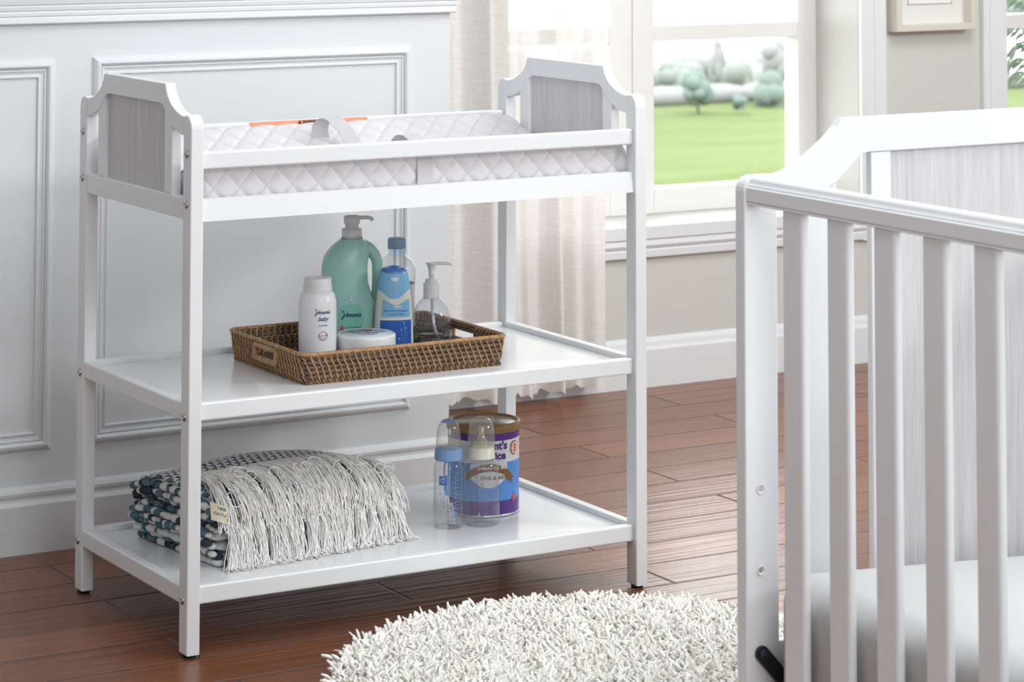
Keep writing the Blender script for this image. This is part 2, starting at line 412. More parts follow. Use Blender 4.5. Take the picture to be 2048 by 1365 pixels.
def script_word(size):
    """a brush-script word drawn as pen strokes; x-height 1 unit"""
    L = []; x = 0
    L.append(spl([(-.1, 1.35), (.05, 1.85), (.55, 1.95), (.62, 1.5), (.45, .3), (.2, -.75), (-.2, -.85), (-.15, -.3), (.5, .25), (.8, .55)]))
    def o_(x): L.append(spl([(x + .62, .95), (x + .2, .8), (x + .1, .25), (x + .4, .02), (x + .75, .35), (x + .72, .85), (x + .5, .95), (x + .85, .75), (x + 1.05, .8)])); return x + .95
    def h_(x): L.append([(x + .32, 1.9), (x + .05, .02)]); L.append(spl([(x + .1, .4), (x + .35, .85), (x + .62, .9), (x + .55, .3), (x + .68, .02), (x + .95, .3)])); return x + .9
    def n_(x): L.append([(x + .22, .95), (x + .05, .02)]); L.append(spl([(x + .1, .4), (x + .35, .85), (x + .62, .9), (x + .55, .3), (x + .68, .02), (x + .95, .3)])); return x + .9
    def s_(x): L.append(spl([(x + .02, .1), (x + .3, .95), (x + .5, .55), (x + .5, .1), (x + .2, .02)])); return x + .68
    x = .72; x = o_(x); x = h_(x); x = n_(x); x = s_(x); x = o_(x); x = n_(x)
    L.append([(x + .2, 1.55), (x + .05, 1.2)]); x = s_(x + .12)
    L = [np.asarray(l) * size + np.array([0, 0]) for l in L]; w = x * size
    L = [l - np.array([w / 2, 0]) for l in L]
    return stroke2d(L, .23 * size)

def place2d(mb, vf, fn, mi=0, dx=0, dz=0):
    v, f = vf
    if len(v) == 0: return
    mb.add([fn(a + dx, b + dz) for a, b in v], f, mi)

CAM = Vector((-1.8932, -4.3242, 1.3234))
def face_cam(x, y, extra=0):
    return math.atan2((CAM.x - x), -(CAM.y - y)) + R(extra)

# ================================================================== SETTING
WYL, WYB = .835, 1.68          # panelled wall face, window wall face
XE = .9695                     # right-hand end of the panelled wall
fl = MB(); fl.box(-2.9, 4.6, -5.6, 1.95, -.05, 0, 0)
fo = struct(fl.build('floor', 'floor', loc=(0, 0, 0)))
w = MB(); w.box(-2.9, XE, WYL, WYB + .2, 0, 2.7, .001); struct(w.build('wall_left', 'wallwhite'))
w = MB(); w.box(-3.0, -2.9, -5.6, 1.9, 0, 2.7, 0); struct(w.build('wall_side', 'wallcool'))
w = MB(); w.box(4.6, 4.7, -5.6, 1.9, 0, 2.7, 0); struct(w.build('wall_right', 'ceil'))
w = MB(); w.box(-3.0, 4.7, -5.7, -5.6, 0, 2.7, 0); struct(w.build('wall_front', 'ceil'))
c = MB(); c.box(-3.0, 4.7, -5.6, 1.95, 2.7, 2.8, 0); struct(c.build('ceiling', 'ceil'))
# window wall, with two openings
X1a, X1b, X2a, X2b, ZS, ZT = 1.60, 2.7216, 3.2406, 4.35, .415, 2.15
w = MB()
w.box(XE, X1a, WYB, WYB + .25, 0, 2.7, 0); w.box(X1a, X1b, WYB, WYB + .25, 0, ZS - .012, 0); w.box(X1b, X2a, WYB, WYB + .25, 0, 2.7, 0)
w.box(X2a, X2b, WYB, WYB + .25, 0, ZS - .012, 0); w.box(X2b, 4.6, WYB, WYB + .25, 0, 2.7, 0); w.box(X1a, X1b, WYB, WYB + .25, ZT, 2.7, 0); w.box(X2a, X2b, WYB, WYB + .25, ZT, 2.7, 0)
struct(w.build('wall_back', 'wallbeige'))

def moulding(pts, x0, x1, y, mi='trim'):
    """horizontal moulding: profile pts (out, z) swept from x0 to x1 on a wall at y"""
    m = MB(); m.prism([(y - a, z) for a, z in pts], 'yz', x0, x1, 0); return m

# chair rail of the panelled wall
cr = moulding([(0, 1.0295), (.012, 1.0295), (.014, 1.032), (.014, 1.041), (.012, 1.044), (.015, 1.046), (.016, 1.052), (.014, 1.055), (.017, 1.057), (.019, 1.064), (.017, 1.067), (.021, 1.069), (.024, 1.078), (.026, 1.090), (.026, 1.10), (0, 1.10)], -2.9, XE + .008, WYL)
struct(cr.build('trim_1', 'trim'))
bl = moulding([(0, 0), (.016, 0), (.016, .093), (.013, .097), (.010, .101), (.0095, .106), (.012, .112), (.0125, .117), (.009, .123), (.004, .127), (0, .1285)], -2.9, XE, WYL)
struct(bl.build('baseboard_left', 'wallwhite'))
bb = moulding([(0, 0), (.013, 0), (.013, .095), (.011, .099), (.009, .103), (.007, .115), (.003, .1245), (0, .126)], XE, 4.6, WYB)
struct(bb.build('baseboard_back', 'trim'))

def panel_frame(x0, x1, z0, z1):
    """picture-frame moulding: outer big round, two inner beads, mitred"""
    prof = [(0, 0), (.004, .006), (.009, .010), (.0135, .011), (.016, .0095), (.0185, .006), (.0195, .0035), (.021, .0055), (.0235, .0055), (.0245, .003), (.030, .0015), (.0325, .002), (.0335, .0045), (.036, .0045), (.0375, 0)]
    V = []
    for t, h in prof: V.append([(x0 + t, WYL - h, z0 + t), (x1 - t, WYL - h, z0 + t), (x1 - t, WYL - h, z1 - t), (x0 + t, WYL - h, z1 - t)])
    m = MB(); m.grid(np.array(V), wrap=True, smooth=False); return m
struct(panel_frame(.1480, .8735, .1945, .9615).build('trim_2', 'wallwhite'))
struct(panel_frame(-.70, .0700, .1945, .9600).build('trim_3', 'wallwhite'))

# windows
def window(name, xa, xb, splits, zt, muntins, casL, casR):
    r = bpy.data.objects.new(name, None); COL.objects.link(r); r.location = ((xa + xb) / 2, WYB, ZS); r['kind'] = 'structure'; ORG[r.name] = tuple(r.location)
    j = MB()   # jamb lining and stool
    j.box(xa - .012, xa + .0015, WYB - .002, WYB + .25, ZS - .012, zt, 0); j.box(xb - .0015, xb + .012, WYB - .002, WYB + .25, ZS - .012, zt, 0)
    j.box(xa, xb, WYB - .002, WYB + .25, ZS - .012, ZS, 0); j.box(xa, xb, WYB - .002, WYB + .25, zt - .0015, zt + .012, 0)
    j.build('jamb_lining', 'jamb', r)
    cs = MB()
    wL, wR = casL, casR
    for (a, b, gr) in ((xa - wL, xa, xa - wL + .022), (xb, xb + wR, xb + wR - .022)):
        cs.box(a, b, WYB - .016, WYB, ZS - .085, zt + .09, .001)
        cs.box(min(gr, (a + b) / 2), max(gr, (a + b) / 2), WYB - .0195, WYB - .015, ZS - .03, zt + .08, .001)
    cs.box(xa - wL, xb + wR, WYB - .016, WYB, zt, zt + .09, .001)
    cs.build('casing', 'trim', r)
    ap = MB(); A = WYB
    ap.prism([(A, .3315), (A - .012, .3315), (A - .016, .335), (A - .017, .352), (A - .014, .3565), (A - .013, .358), (A - .019, .360), (A - .022, .366), (A - .020, .378), (A - .017, .3815), (A - .024, .383), (A - .024, .4135), (A - .022, .4155), (A, .4155)], 'yz', xa - wL - .012, xb + wR + .012, 0)
    ap.build('apron', 'trim', r)
    for k, (a, b, sl, sr) in enumerate(splits):      # each sash: outer a..b, stile widths
        s = MB(); y0, y1 = 1.87, 1.915
        s.box(a, a + sl, y0, y1 + .02, ZS, zt, .002); s.box(b - sr, b, y0, y1 + .02, ZS, zt, .002)
        s.box(a + sl, b - sr, y0, y1 + .02, ZS, .4805, .002); s.box(a + sl, b - sr, y0, y1 + .02, zt - .07, zt, .002)
        so = s.build('sash', 'sash', r)
        mm = MB()
        for z in muntins: mm.box(a + sl, b - sr, y0, y1 + .02, z, z + .0417, .002)
        mm.build('muntin', 'sash', so)
        g = MB(); g.box(a + sl - .004, b - sr + .004, y1 + .002, y1 + .006, .478, zt - .066, 0); g.build('glass', 'pane', so)
    return r
window('window_1', X1a, X1b, [(1.60, 2.1055, .071, .0705), (2.1075, 2.7216, .0685, .0641)], ZT, (.8767, 1.315, 1.753), .09, .0866)
window('window_2', X2a, X2b, [(3.2406, 3.80, .075, .07), (3.802, 4.35, .07, .075)], ZT, (.8767, 1.315, 1.753), .0861, .09)

# ================================================================== OUTSIDE
GZ = -10.0
g = MB(); g.grid(np.array([[(x, y, GZ + (0 if y < 112 else -(y - 112) * .25)) for x in np.linspace(-60, 260, 9)] for y in (4, 40, 80, 112, 125, 150)]))
gr = g.build('lawn', 'grass', loc=(0, 0, 0)); struct(gr)
def blob(mb, c, r, mi=0, n=7, sq=1.0, sd=0):
    q = np.random.default_rng(sd)
    for k in range(n):
        d = q.normal(size=3); d /= np.linalg.norm(d)
        rr = r * q.uniform(.35, .6); mb.ell((c[0] + d[0] * r * .6, c[1] + d[1] * r * .6, c[2] + d[2] * r * .6 * sq), rr, rr, rr * sq, mi, 12, 8)
    mb.ell(c, r * .75, r * .75, r * .75 * sq, mi, 12, 8)
def ray_at(u, v, y):
    """point on a plane y seen at a photo pixel (used once, to plant the trees)"""
    K = CAMR @ Vector(((u - 1024) / FPX, -(v + 631.09) / FPX, -1)); t = (y - CAM.y) / K.y
    return CAM + K * t
FPX = 5424.55
CAMR = (Matrix.Rotation(R(-30.3228), 3, 'Z') @ Matrix.Rotation(R(-.0524), 3, 'Y') @ Matrix.Rotation(R(94.0425), 3, 'X'))
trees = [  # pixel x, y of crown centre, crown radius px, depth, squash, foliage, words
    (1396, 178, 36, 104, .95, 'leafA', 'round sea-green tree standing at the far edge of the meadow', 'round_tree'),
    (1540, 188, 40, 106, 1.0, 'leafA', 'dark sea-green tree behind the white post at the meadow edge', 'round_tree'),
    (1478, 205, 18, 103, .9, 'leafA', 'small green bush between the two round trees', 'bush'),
    (1436, 120, 15, 125, 2.6, 'leafBlossomHaze', 'tall thin pale poplar against the white sky', 'poplar_tree'),
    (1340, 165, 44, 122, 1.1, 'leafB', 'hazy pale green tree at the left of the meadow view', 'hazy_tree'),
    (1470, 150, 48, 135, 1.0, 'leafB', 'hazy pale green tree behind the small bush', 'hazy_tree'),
    (1560, 120, 46, 128, 1.0, 'leafBlossomHaze', 'white hazy tree at the right of the meadow view', 'hazy_tree'),
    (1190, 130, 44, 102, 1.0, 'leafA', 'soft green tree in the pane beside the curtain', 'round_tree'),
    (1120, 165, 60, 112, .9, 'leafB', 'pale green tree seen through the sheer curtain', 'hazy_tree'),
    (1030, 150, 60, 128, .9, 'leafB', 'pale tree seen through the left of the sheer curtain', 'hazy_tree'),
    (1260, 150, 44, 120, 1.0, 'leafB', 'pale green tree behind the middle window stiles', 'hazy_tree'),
    (1380, 150, 60, 140, .9, 'leafBlossomHaze', 'white misty tree behind the round sea-green tree', 'hazy_tree'),
    (1515, 150, 58, 152, .9, 'leafBlossomHaze', 'white misty tree between the poplar and the dark sea-green tree', 'hazy_tree'),
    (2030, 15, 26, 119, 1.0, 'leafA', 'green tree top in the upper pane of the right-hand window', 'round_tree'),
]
for k, (u, v, rp, y, sq, mk, lab, nm) in enumerate(trees):
    p = ray_at(u, v, y); d = (p - CAM).length; r = rp * d / FPX
    t = thing(nm, lab, 'bush' if nm == 'bush' else 'tree', (p.x, p.y, GZ - (max(0, y - 112) * .25)))
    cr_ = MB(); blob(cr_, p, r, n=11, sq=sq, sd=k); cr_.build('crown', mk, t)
    if nm != 'bush':
        tr = MB(); tr.tube([(p.x, p.y, GZ - max(0, y - 112) * .25 - .2), (p.x, p.y, p.z)], r * .09, 8); tr.build('trunk', 'bark', t)
hd = MB(); q = np.random.default_rng(3)
for k in range(60):
    x = -10 + k * 3.2; hd.ell((x, 109 + q.uniform(-.4, .4), GZ + .35), 2.2, .8, q.uniform(.45, .85), 0, 12, 8)
tag(hd.build('blossom_hedge', 'leafBlossomHaze'), 'long low white blossom hedge along the far edge of the meadow', 'hedge', kind='stuff')
# palm outside the second window
p0 = ray_at(2078, 250, 2.3)
pt = thing('palm', 'palm with arching green fronds outside the right-hand window', 'plant', (p0.x, p0.y, -.1))
pm = MB(); pm.tube([(p0.x, p0.y, -.1), (p0.x + .02, p0.y, .5), (p0.x, p0.y, .92)], .02, 8); pm.build('stem', 'bark', pt)
for k, (az, h, ln) in enumerate([(172, .80, .30), (150, .70, .26), (200, .66, .30), (185, .90, .34), (20, .80, .34), (60, .85, .34), (110, .75, .34), (290, .72, .30)]):
    fr_ = MB(); a = R(az); path = [(p0.x + math.cos(a) * ln * t * .8, p0.y + math.sin(a) * ln * t * .25, h + .10 * math.sin(t * 2.4) - .20 * t * t) for t in np.linspace(0, 1, 12)]
    fr_.tube(path, .004, 5)
    for i in range(2, 12):
        c0 = np.array(path[i]); tl = np.array(path[i]) - np.array(path[i - 1]); tl /= np.linalg.norm(tl)
        for sg in (1, -1):
            e = c0 + tl * .045 + np.array([0, .02 * sg, -.06 * (1 if sg > 0 else .5)]); mid = (c0 + e) / 2 + np.array([0, 0, .004])
            fr_.add([c0, mid + tl * .009, e, mid - tl * .009, mid + (0, 0, .002)], [(0, 1, 4), (1, 2, 4), (2, 3, 4), (3, 0, 4)])
    fr_.build('frond', 'palm', pt)

# ================================================================== CHANGING TABLE
W_, D_, PX, PY = .93, .518, .0244, .0341
ZPT = .912
ct = thing('changing_table', 'white wooden changing table with grey panels and two open shelves', 'changing table', (W_ / 2, D_ / 2, 0))
def arc(cx, cy, r, a0, a1, n=6): return [(cx + r * math.cos(R(a)), cy + r * math.sin(R(a))) for a in np.linspace(a0, a1, n)]
def bolt(mb, x, y, z, r=.0072):
    mb.lathe([(0, -.001), (r, -.001), (r, .0012), (r * .86, .0026), (r * .42, .0036), (r * .40, .0036), (r * .34, .0012), (0, .0012)], (x, y, z), 20, 0, axis='-x')
    mb.lathe([(0, .0012), (r * .34, .0012), (r * .34, .0016), (0, .0016)], (x, y, z), 6, 1, axis='-x')
posts = {}
for nm, x0, fr in (('FL', 0, True), ('FR', W_ - PX, True), ('RL', 0, False), ('RR', W_ - PX, False)):
    ya, yb = (0, PY) if fr else (D_ - PY, D_)
    if fr: out = [(0, .006), (PY, .006), (PY, .9095)] + [(.030, .9105), (.022, .9125)] + arc(.022, .8905, .022, 90, 180, 7)[1:]
    else: out = [(D_ - PY, .006), (D_, .006)] + arc(D_ - .022, .8905, .022, 0, 90, 7) + [(D_ - .030, .9105), (D_ - PY, .9095)]
    m = MB(); m.prism(out, 'yz', x0, x0 + PX, .0022); po = m.build('post', 'paint', ct); posts[nm] = po
    ft = MB(); ft.lathe([(0, 0), (.0105, 0), (.0115, .002), (.0115, .0075), (0, .0075)], (x0 + PX / 2, (ya + yb) / 2, 0), 20); ft.build('foot_glide', 'black', po)
    if x0 == 0:
        y = .018 if fr else .5025
        for z in (.8465, .7607, .4018, .0955):
            b = MB(); bolt(b, 0, y, z); b.build('bolt', ['steel', 'darkhole'], po)
# crests (left: flush with outer face, right: flush with inner face)
def crest_outline():
    up = [(PY, .9095), (.0446, .9103), (.0643, .9149), (.0800, .9212), (.0931, .9283), (.1040, .9378), (.1115, .9480), (.1165, .9604)]
    lo = [(PY, .8765), (.0450, .8772), (.0640, .8812), (.0833, .8880), (.1000, .8975), (.1130, .9085), (.1220, .9180), (.1300, .9232), (.1400, .9248)]
    m1 = [(D_ - a, b) for a, b in up]; m2 = [(D_ - a, b) for a, b in lo]
    return up + m1[::-1] + m2 + lo[::-1]
co = crest_outline()
for x0, x1 in ((.0006, .0206), (W_ - PX + .0006, W_ - PX + .0206)):
    m = MB(); m.prism(co, 'yz', x0, x1, .0016); m.build('crest_rail', 'paint', ct)
    m = MB(); m.box(x0 + .0004, x0 + .0196, PY, D_ - PY, .7337, .7706, .0022); m.build('end_rail', 'paint', ct)
    for a, b in ((.087, .120), (D_ - .120, D_ - .087)):
        zl, zr = (.905, .924) if a < .2 else (.924, .905)
        m = MB(); m.prism([(a, .7706), (b, .7706), (b, zr), (a, zl)], 'yz', x0 + .001, x0 + .019, .0016); m.build('stile', 'paint', ct)
    m = MB(); m.prism([(.118, .7706), (D_ - .118, .7706), (D_ - .118, .917), (D_ - .138, .93), (.138, .93), (.118, .917)], 'yz', x0 + .0085, x0 + .0125, 0); m.build('end_panel', 'oak', ct)
    for zt, zb in ((.4232, .3937), (.117, .0866)):
        m = MB(); m.box(x0 + .0004, x0 + .0206, PY, D_ - PY, zb, zt, .0026); m.build('shelf_end_rail', 'paint', ct)
RF, RT = .0091, .017
for (ya, yb, fr) in ((RF, RF + RT, True), (D_ - RF - RT, D_ - RF, False)):
    m = MB(); m.box(PX, W_ - PX, ya, yb, .8192, .8489, .0035, seg=3); gr_ = m.build('guard_rail', 'paint', ct)
    if not fr:
        lb = MB(); lb.box(.3365, .5925, ya - .0006, ya - .0001, .8215, .8484, 0); lo_ = lb.build('warning_label', 'orange', gr_); lo_['label'] = 'orange warning label'
        tx = MB(); f_ = lambda a, b: (a, ya - .0011, b)
        place2d(tx, text2d('WARNING', .0080, 0, 'LEFT', .0003), f_, dx=.4500, dz=.8418)
        tx.add([f_(.4400, .8416), f_(.4480, .8416), f_(.444, .8480)], [(0, 1, 2)])
        place2d(tx, text2d('Never leave child unattended. Always use safety belt.', .006), f_, dx=.465, dz=.828)
        tx.build('lettering', 'ink', gr_)
    m = MB(); yo = ya if fr else yb; sg = 1 if fr else -1    # apron leans out a little at its foot
    pr = [(yo, .7685), (yo + sg * RT, .7685), (yo + sg * RT, .7310), (yo - sg * .0042, .7310)]
    m.prism(pr, 'yz', PX, W_ - PX, .0028, seg=3); m.build('apron_rail', 'paint', ct)
    for zt, zb in ((.4232, .3937), (.117, .0866)):
        m = MB(); m.box(PX, W_ - PX, ya - (.0042 if fr else 0) * 0, yb, zb, zt, .003, seg=3); m.build('shelf_rail', 'paint', ct)
for z0, z1 in ((.4075, .413), (.1015, .107)):
    m = MB(); m.box(.0215, W_ - .0235, RF + RT + .0006, D_ - RF - RT - .0006, z0, z1, .0004); m.build('shelf', 'shelfpaint', ct)
m = MB(); m.box(.0215, W_ - .0235, RF + RT + .0006, D_ - RF - RT - .0006, .734, .7395, 0); m.build('pad_deck', 'paint', ct)

# ================================================================== CHANGING PAD
def make_pad():
    x0, x1 = .032, .9005
    prof = spl([(.034, .742), (.0305, .760), (.0300, .790), (.032, .812), (.040, .826), (.058, .832), (.085, .826), (.14, .806), (.20, .791), (.26, .787), (.32, .792), (.38, .811), (.43, .833), (.452, .8435), (.468, .8447), (.480, .8365), (.4855, .815), (.486, .78), (.483, .742)], 9)
    seg = np.linalg.norm(np.diff(prof, axis=0), axis=1); s = np.concatenate([[0], np.cumsum(seg)])
    ns = 190; t = np.linspace(0, s[-1], ns); py = np.interp(t, s, prof[:, 0]); pz = np.interp(t, s, prof[:, 1])
    dy = np.gradient(py, t); dz = np.gradient(pz, t); ny, nz = -dz, dy        # outward normal (left of travel)
    ln = np.hypot(ny, nz); ny /= ln; nz /= ln
    nx = 340; xs = np.linspace(x0, x1, nx)
    T, X = np.meshgrid(t, xs, indexing='ij')
    U = (X - .0565) / .0505; V = (T - .0405) / .058
    a = np.abs(((U / 2 + V / 2) * 2 / 1 + 0) % 1 - .5); b = np.abs(((U - V)) % 1 - .5)
    a = np.abs((U + V) % 1 - .5); d1 = .5 - a; d2 = .5 - b; dd = np.minimum(d1, d2)
    puff = .0034 * (1 - np.exp(-(dd / .13) ** 1.5)) - .0034
    # rounded ends
    e = np.minimum(X - x0, x1 - X); endk = np.clip(1 - e / .018, 0, 1); drop = .018 * (1 - np.sqrt(np.clip(1 - endk ** 2, 0, 1)))
    cy, cz = .26, .765
    Y = py[:, None] + ny[:, None] * puff * 1; Z = pz[:, None] + nz[:, None] * puff
    k = np.clip(1 - drop / .09, 0, 1); Y = cy + (Y - cy) * (1 - drop / .23); Z = .742 + (Z - .742) * (1 - drop / .10)
    X2 = X.copy()
    # right-hand end of the rear bolster slopes outward as it descends
    hi = np.clip((Z - .79) / .06, 0, 1); X2 += np.where(X > .8, (X - .8) / .1 * .016 * (1 - hi), 0)
    G = np.stack([X2, Y, Z], 2)
    m = MB(); m.grid(G, 0, True)
    m.add(np.concatenate([G[:, 0], [[x0, .26, .765]]]), [(i, i + 1, ns) for i in range(ns - 1)], 0, True)
    m.add(np.concatenate([G[:, -1], [[x1, .26, .765]]]), [(i + 1, i, ns) for i in range(ns - 1)], 0, True)
    bt = np.array([G[0], G[-1]]); m.grid(bt, 0, False)
    pad = thing('changing_pad', 'mauve-grey quilted contoured changing pad lying on top of the changing table', 'changing pad', (.465, .26, .7395))
    o = m.build('cushion', 'quilt', pad)
    me = o.data; uvl = me.uv_layers.new(name='UVMap')
    uvv = np.zeros((len(me.vertices), 2)); uvv[:ns * nx, 0] = U.ravel(); uvv[:ns * nx, 1] = V.ravel()
    uvv[ns * nx:, 0] = .25; uvv[ns * nx:, 1] = .25
    li = np.zeros(len(me.loops), dtype=np.int32); me.loops.foreach_get('vertex_index', li)
    uvl.data.foreach_set('uv', uvv[li].ravel())
    # webbing strip sewn on the front face
    tp = MB(); pts = [(y, z) for y, z in zip(py, pz) if z < .8185 and y < .05]
    tp.grid(np.array([[(x, y - .0016, z) for x in (.4555, .4715, .487)] for y, z in pts if z > .744]), 0, True); tp.build('webbing_strip', 'webbing', pad)
    def ribbon(path, wv, name, mk='webbing', th=.0016):
        p = spl(path, 8); V = []
        t_ = np.gradient(p, axis=0); wv = np.array(wv, float); wv /= np.linalg.norm(wv); n_ = np.cross(t_, wv); n_ /= np.linalg.norm(n_, axis=1)[:, None]
        h = .016
        for q, n in zip(p, n_): V.append([q - wv * h - n * th / 2, q + wv * h - n * th / 2, q + wv * h + n * th / 2, q - wv * h + n * th / 2])
        rb = MB(); rb.grid(np.array(V), wrap=True, smooth=False); return rb.build(name, mk, pad)
    ribbon([(.452, .408, .812), (.447, .408, .838), (.450, .396, .856), (.456, .372, .860), (.464, .346, .846), (.474, .322, .818), (.484, .300, .790)], (.93, -.25, .06), 'safety_strap')
    ribbon([(.540, .262, .788), (.537, .256, .818), (.539, .238, .8345), (.544, .216, .836), (.550, .196, .822), (.555, .184, .790)], (.93, -.25, .03), 'safety_strap')
    return pad
make_pad()

# ================================================================== TRAY
def make_tray():
    x0, x1, y0, y1, zb = .272, .689, .1125, .4325, .413
    H = .0535; tr = thing('serving_tray', 'brown woven rattan serving tray on the middle shelf holding the toiletries', 'tray', ((x0 + x1) / 2, (y0 + y1) / 2, zb))
    def perim(off, n_corner=5, rc=.016):
        a, b, c, d = x0 - off, x1 + off, y0 - off, y1 + off; P = []
        for cx, cy, s in ((b - rc, c + rc, -90), (b - rc, d - rc, 0), (a + rc, d - rc, 90), (a + rc, c + rc, 180)):
            P += arc(cx, cy, rc, s, s + 90, n_corner)
        return P      # starts on the right end of the front edge
    def resample(P, step):
        p = np.array(P + [P[0]]); l = np.concatenate([[0], np.cumsum(np.linalg.norm(np.diff(p, axis=0), axis=1))]); n = int(l[-1] / step); t = np.arange(n) * l[-1] / n
        return np.stack([np.interp(t, l, p[:, 0]), np.interp(t, l, p[:, 1])], 1), l[-1]
    b = MB(); b.box(x0 + .006, x1 - .006, y0 + .006, y1 - .006, zb, zb + .005, .001)
    for k in range(26):
        y = y0 + .012 + k * (y1 - y0 - .024) / 25; b.tube([(x0 + .006, y, zb + .005), (x1 - .006, y, zb + .005)], .0028, 5)
    b.build('woven_base', 'cane', tr)
    rods = MB(); rows = 6; pitch = H / rows
    HY0, HY1, HZ0, HZ1 = .226, .318, zb + .0215, zb + .0455
    for i in range(rows):
        z = zb + .0045 + i * .0088; off = -.0055 + .009 * (i / rows) ** .8 * .6
        if i == 0: off -= .0035
        q, _ = resample(perim(off), .006)
        pts = np.column_stack([q, np.full(len(q), z)])
        if HZ0 - .002 < z < HZ1 + .001:
            # break at the handle openings
            keep = ~((pts[:, 1] > HY0) & (pts[:, 1] < HY1) & ((pts[:, 0] < x0 + .02) | (pts[:, 0] > x1 - .02)))
            idx = np.where(~keep)[0]; run = []; cur = []
            order = np.roll(np.arange(len(pts)), -int(idx[0]))
            for j in order:
                if keep[j]: cur.append(j)
                elif cur: run.append(cur); cur = []
            if cur: run.append(cur)
            for r_ in run: rods.tube(pts[r_], .0042, 6)
        else: rods.tube(pts, .0042, 6, closed=True)
    rods.build('cane_wall', 'cane', tr)
    wr = MB(); q = np.random.default_rng(11)
    for inner in (0, 1):
        for i in range(rows):
            z = zb + .0045 + i * .0088; off = -.0055 + .009 * (i / rows) ** .8 * .6
            if i == 0: off -= .0035
            P, Ln = resample(perim(off), .0124); n = len(P)
            for k in range(n):
                kk = (k - .42 * i) if not inner else (k + .42 * i)
                def at(s):
                    s = s % n; a = int(s); fz = s - a; p = P[a] * (1 - fz) + P[(a + 1) % n] * fz; t = P[(a + 1) % n] - P[a]; t /= np.linalg.norm(t); return p, np.array([t[1], -t[0]])
                p0, nn = at(kk)
                if HY0 - .006 < p0[1] < HY1 + .006 and (p0[0] < x0 + .02 or p0[0] > x1 - .02) and HZ0 - .004 < z < HZ1 + .004: continue
                sg = -1 if inner else 1; path = []
                front = p0[1] < y0 + .02 or inner
                L_ = .72 if not inner else .6
                for t in np.linspace(0, 1, 6):
                    p, nn = at(kk - L_ * (t - .5) * (-1)); bulge = .0052 * math.sin(math.pi * min(1, max(0, t))) ** .6 - .0008
                    path.append((p[0] + nn[0] * sg * bulge, p[1] + nn[1] * sg * bulge, z + (.0078 - .0150 * t) + q.uniform(-.0004, .0004)))
                wr.tube(path, .0016, 5)
    wr.build('wicker_wrap', 'rattan', tr)
    rim = MB(); P, Ln = resample(perim(.0015), .00115)
    zt = zb + H + .001; rr = .0034 + .0007 * np.abs(np.sin(np.arange(len(P)) * math.pi / 3.0))
    rim.tube(np.column_stack([P, np.full(len(P), zt)]), rr, 8, closed=True); rim.build('rim', 'rattan', tr)
    for xx, sg in ((x0 - .001, -1), (x1 + .001, 1)):
        hm = MB(); pth = []
        y_a, y_b = HY0, HY1
        loop = [(y_a, HZ0), (y_b, HZ0), (y_b, HZ1), (y_a, HZ1)]
        for (ya, za), (yb, zb_) in zip(loop, loop[1:] + loop[:1]):
            n = 26; pp = [(xx, ya + (yb - ya) * t, za + (zb_ - za) * t) for t in np.linspace(0, 1, n)]
            hm.tube(pp, .0052 + .0006 * np.abs(np.sin(np.arange(n) * 1.3)), 8)
        hm.build('handle', 'rattan', tr)
    return tr
make_tray()
TZ = .4185 + .0028

# ================================================================== BOTTLES
def cyl_fn(rfun, off=.0004, ry=1.0):
    """map (u along the surface, z) on a lathe body whose local -y faces the viewer"""
    def f(u, z):
        r = rfun(z); a = u / r; return ((r + off) * math.sin(a), -(r * ry + off) * math.cos(a), z)
    return f
def prof_r(prof):
    z = np.array([p[1] for p in prof]); r = np.array([p[0] for p in prof]); return lambda q: float(np.interp(q, z, r))

# --- powder bottle
x, y = .3585, .2345
t = thing('powder_bottle', 'white baby powder bottle with ribbed pale cap at the left front of the tray', 'bottle', (x, y, TZ), face_cam(x, y, 14), True)
pr = [(0, 0), (.031, 0), (.0335, .003), (.0345, .02), (.0352, .06), (.0350, .105), (.0345, .120), (.0325, .130), (.0285, .1365), (.0265, .138), (0, .138)]
b = MB(); b.lathe(pr, seg=48); b.build('body', 'powder', t)
b = MB(); b.lathe([(0, .137), (.0262, .137), (.0266, .139), (.0268, .146), (.0258, .147), (.0258, .148), (.0264, .149), (.0252, .150), (.0252, .1605), (.0240, .1625), (.016, .1632), (.0150, .1622), (0, .1622)], seg=48, mi=0)
b.build('cap', 'capgrey', t)
rf = prof_r(pr[2:8]); fn = cyl_fn(rf); lt = MB()
place2d(lt, script_word(.0042), fn, 0, .002, .1010)
place2d(lt, text2d('baby', .0105, .35, 'CENTER', .0002), fn, 0, .002, .0885)
place2d(lt, text2d('powder', .0058, .35), fn, 0, .002, .0785)
ringp = [[(.0075 * math.cos(a), .0075 * math.sin(a)) for a in np.linspace(.3, math.pi - .3, 14)], [(.0085 * math.cos(a), .0085 * math.sin(a)) for a in np.linspace(math.pi + .3, 2 * math.pi - .3, 14)], [(.006 * math.cos(a), .006 * math.sin(a)) for a in np.linspace(math.pi + .5, 2 * math.pi - .5, 10)]]
sl = MB(); place2d(sl, stroke2d(ringp, .0009), fn, 0, .002, .0615)
ml = MB(); place2d(ml, text2d('Johnson & Johnson', .0042, .4), fn, 0, .003, .0155); ml.build('maker_lettering', 'navy', t)
place2d(sl, (np.array([(-.0085, -.0026), (.0085, -.0018), (.0085, .0026), (-.0085, .0018)]), [(0, 1, 2, 3)]), cyl_fn(rf, .0005), 1, .002, .0618)
place2d(sl, text2d('gentle', .0042, .3), cyl_fn(rf, .0007), 0, .002, .0605)
sl.build('seal', ['navy', 'redink'], t)
lt.build('lettering', ['navy', 'redink'], t)

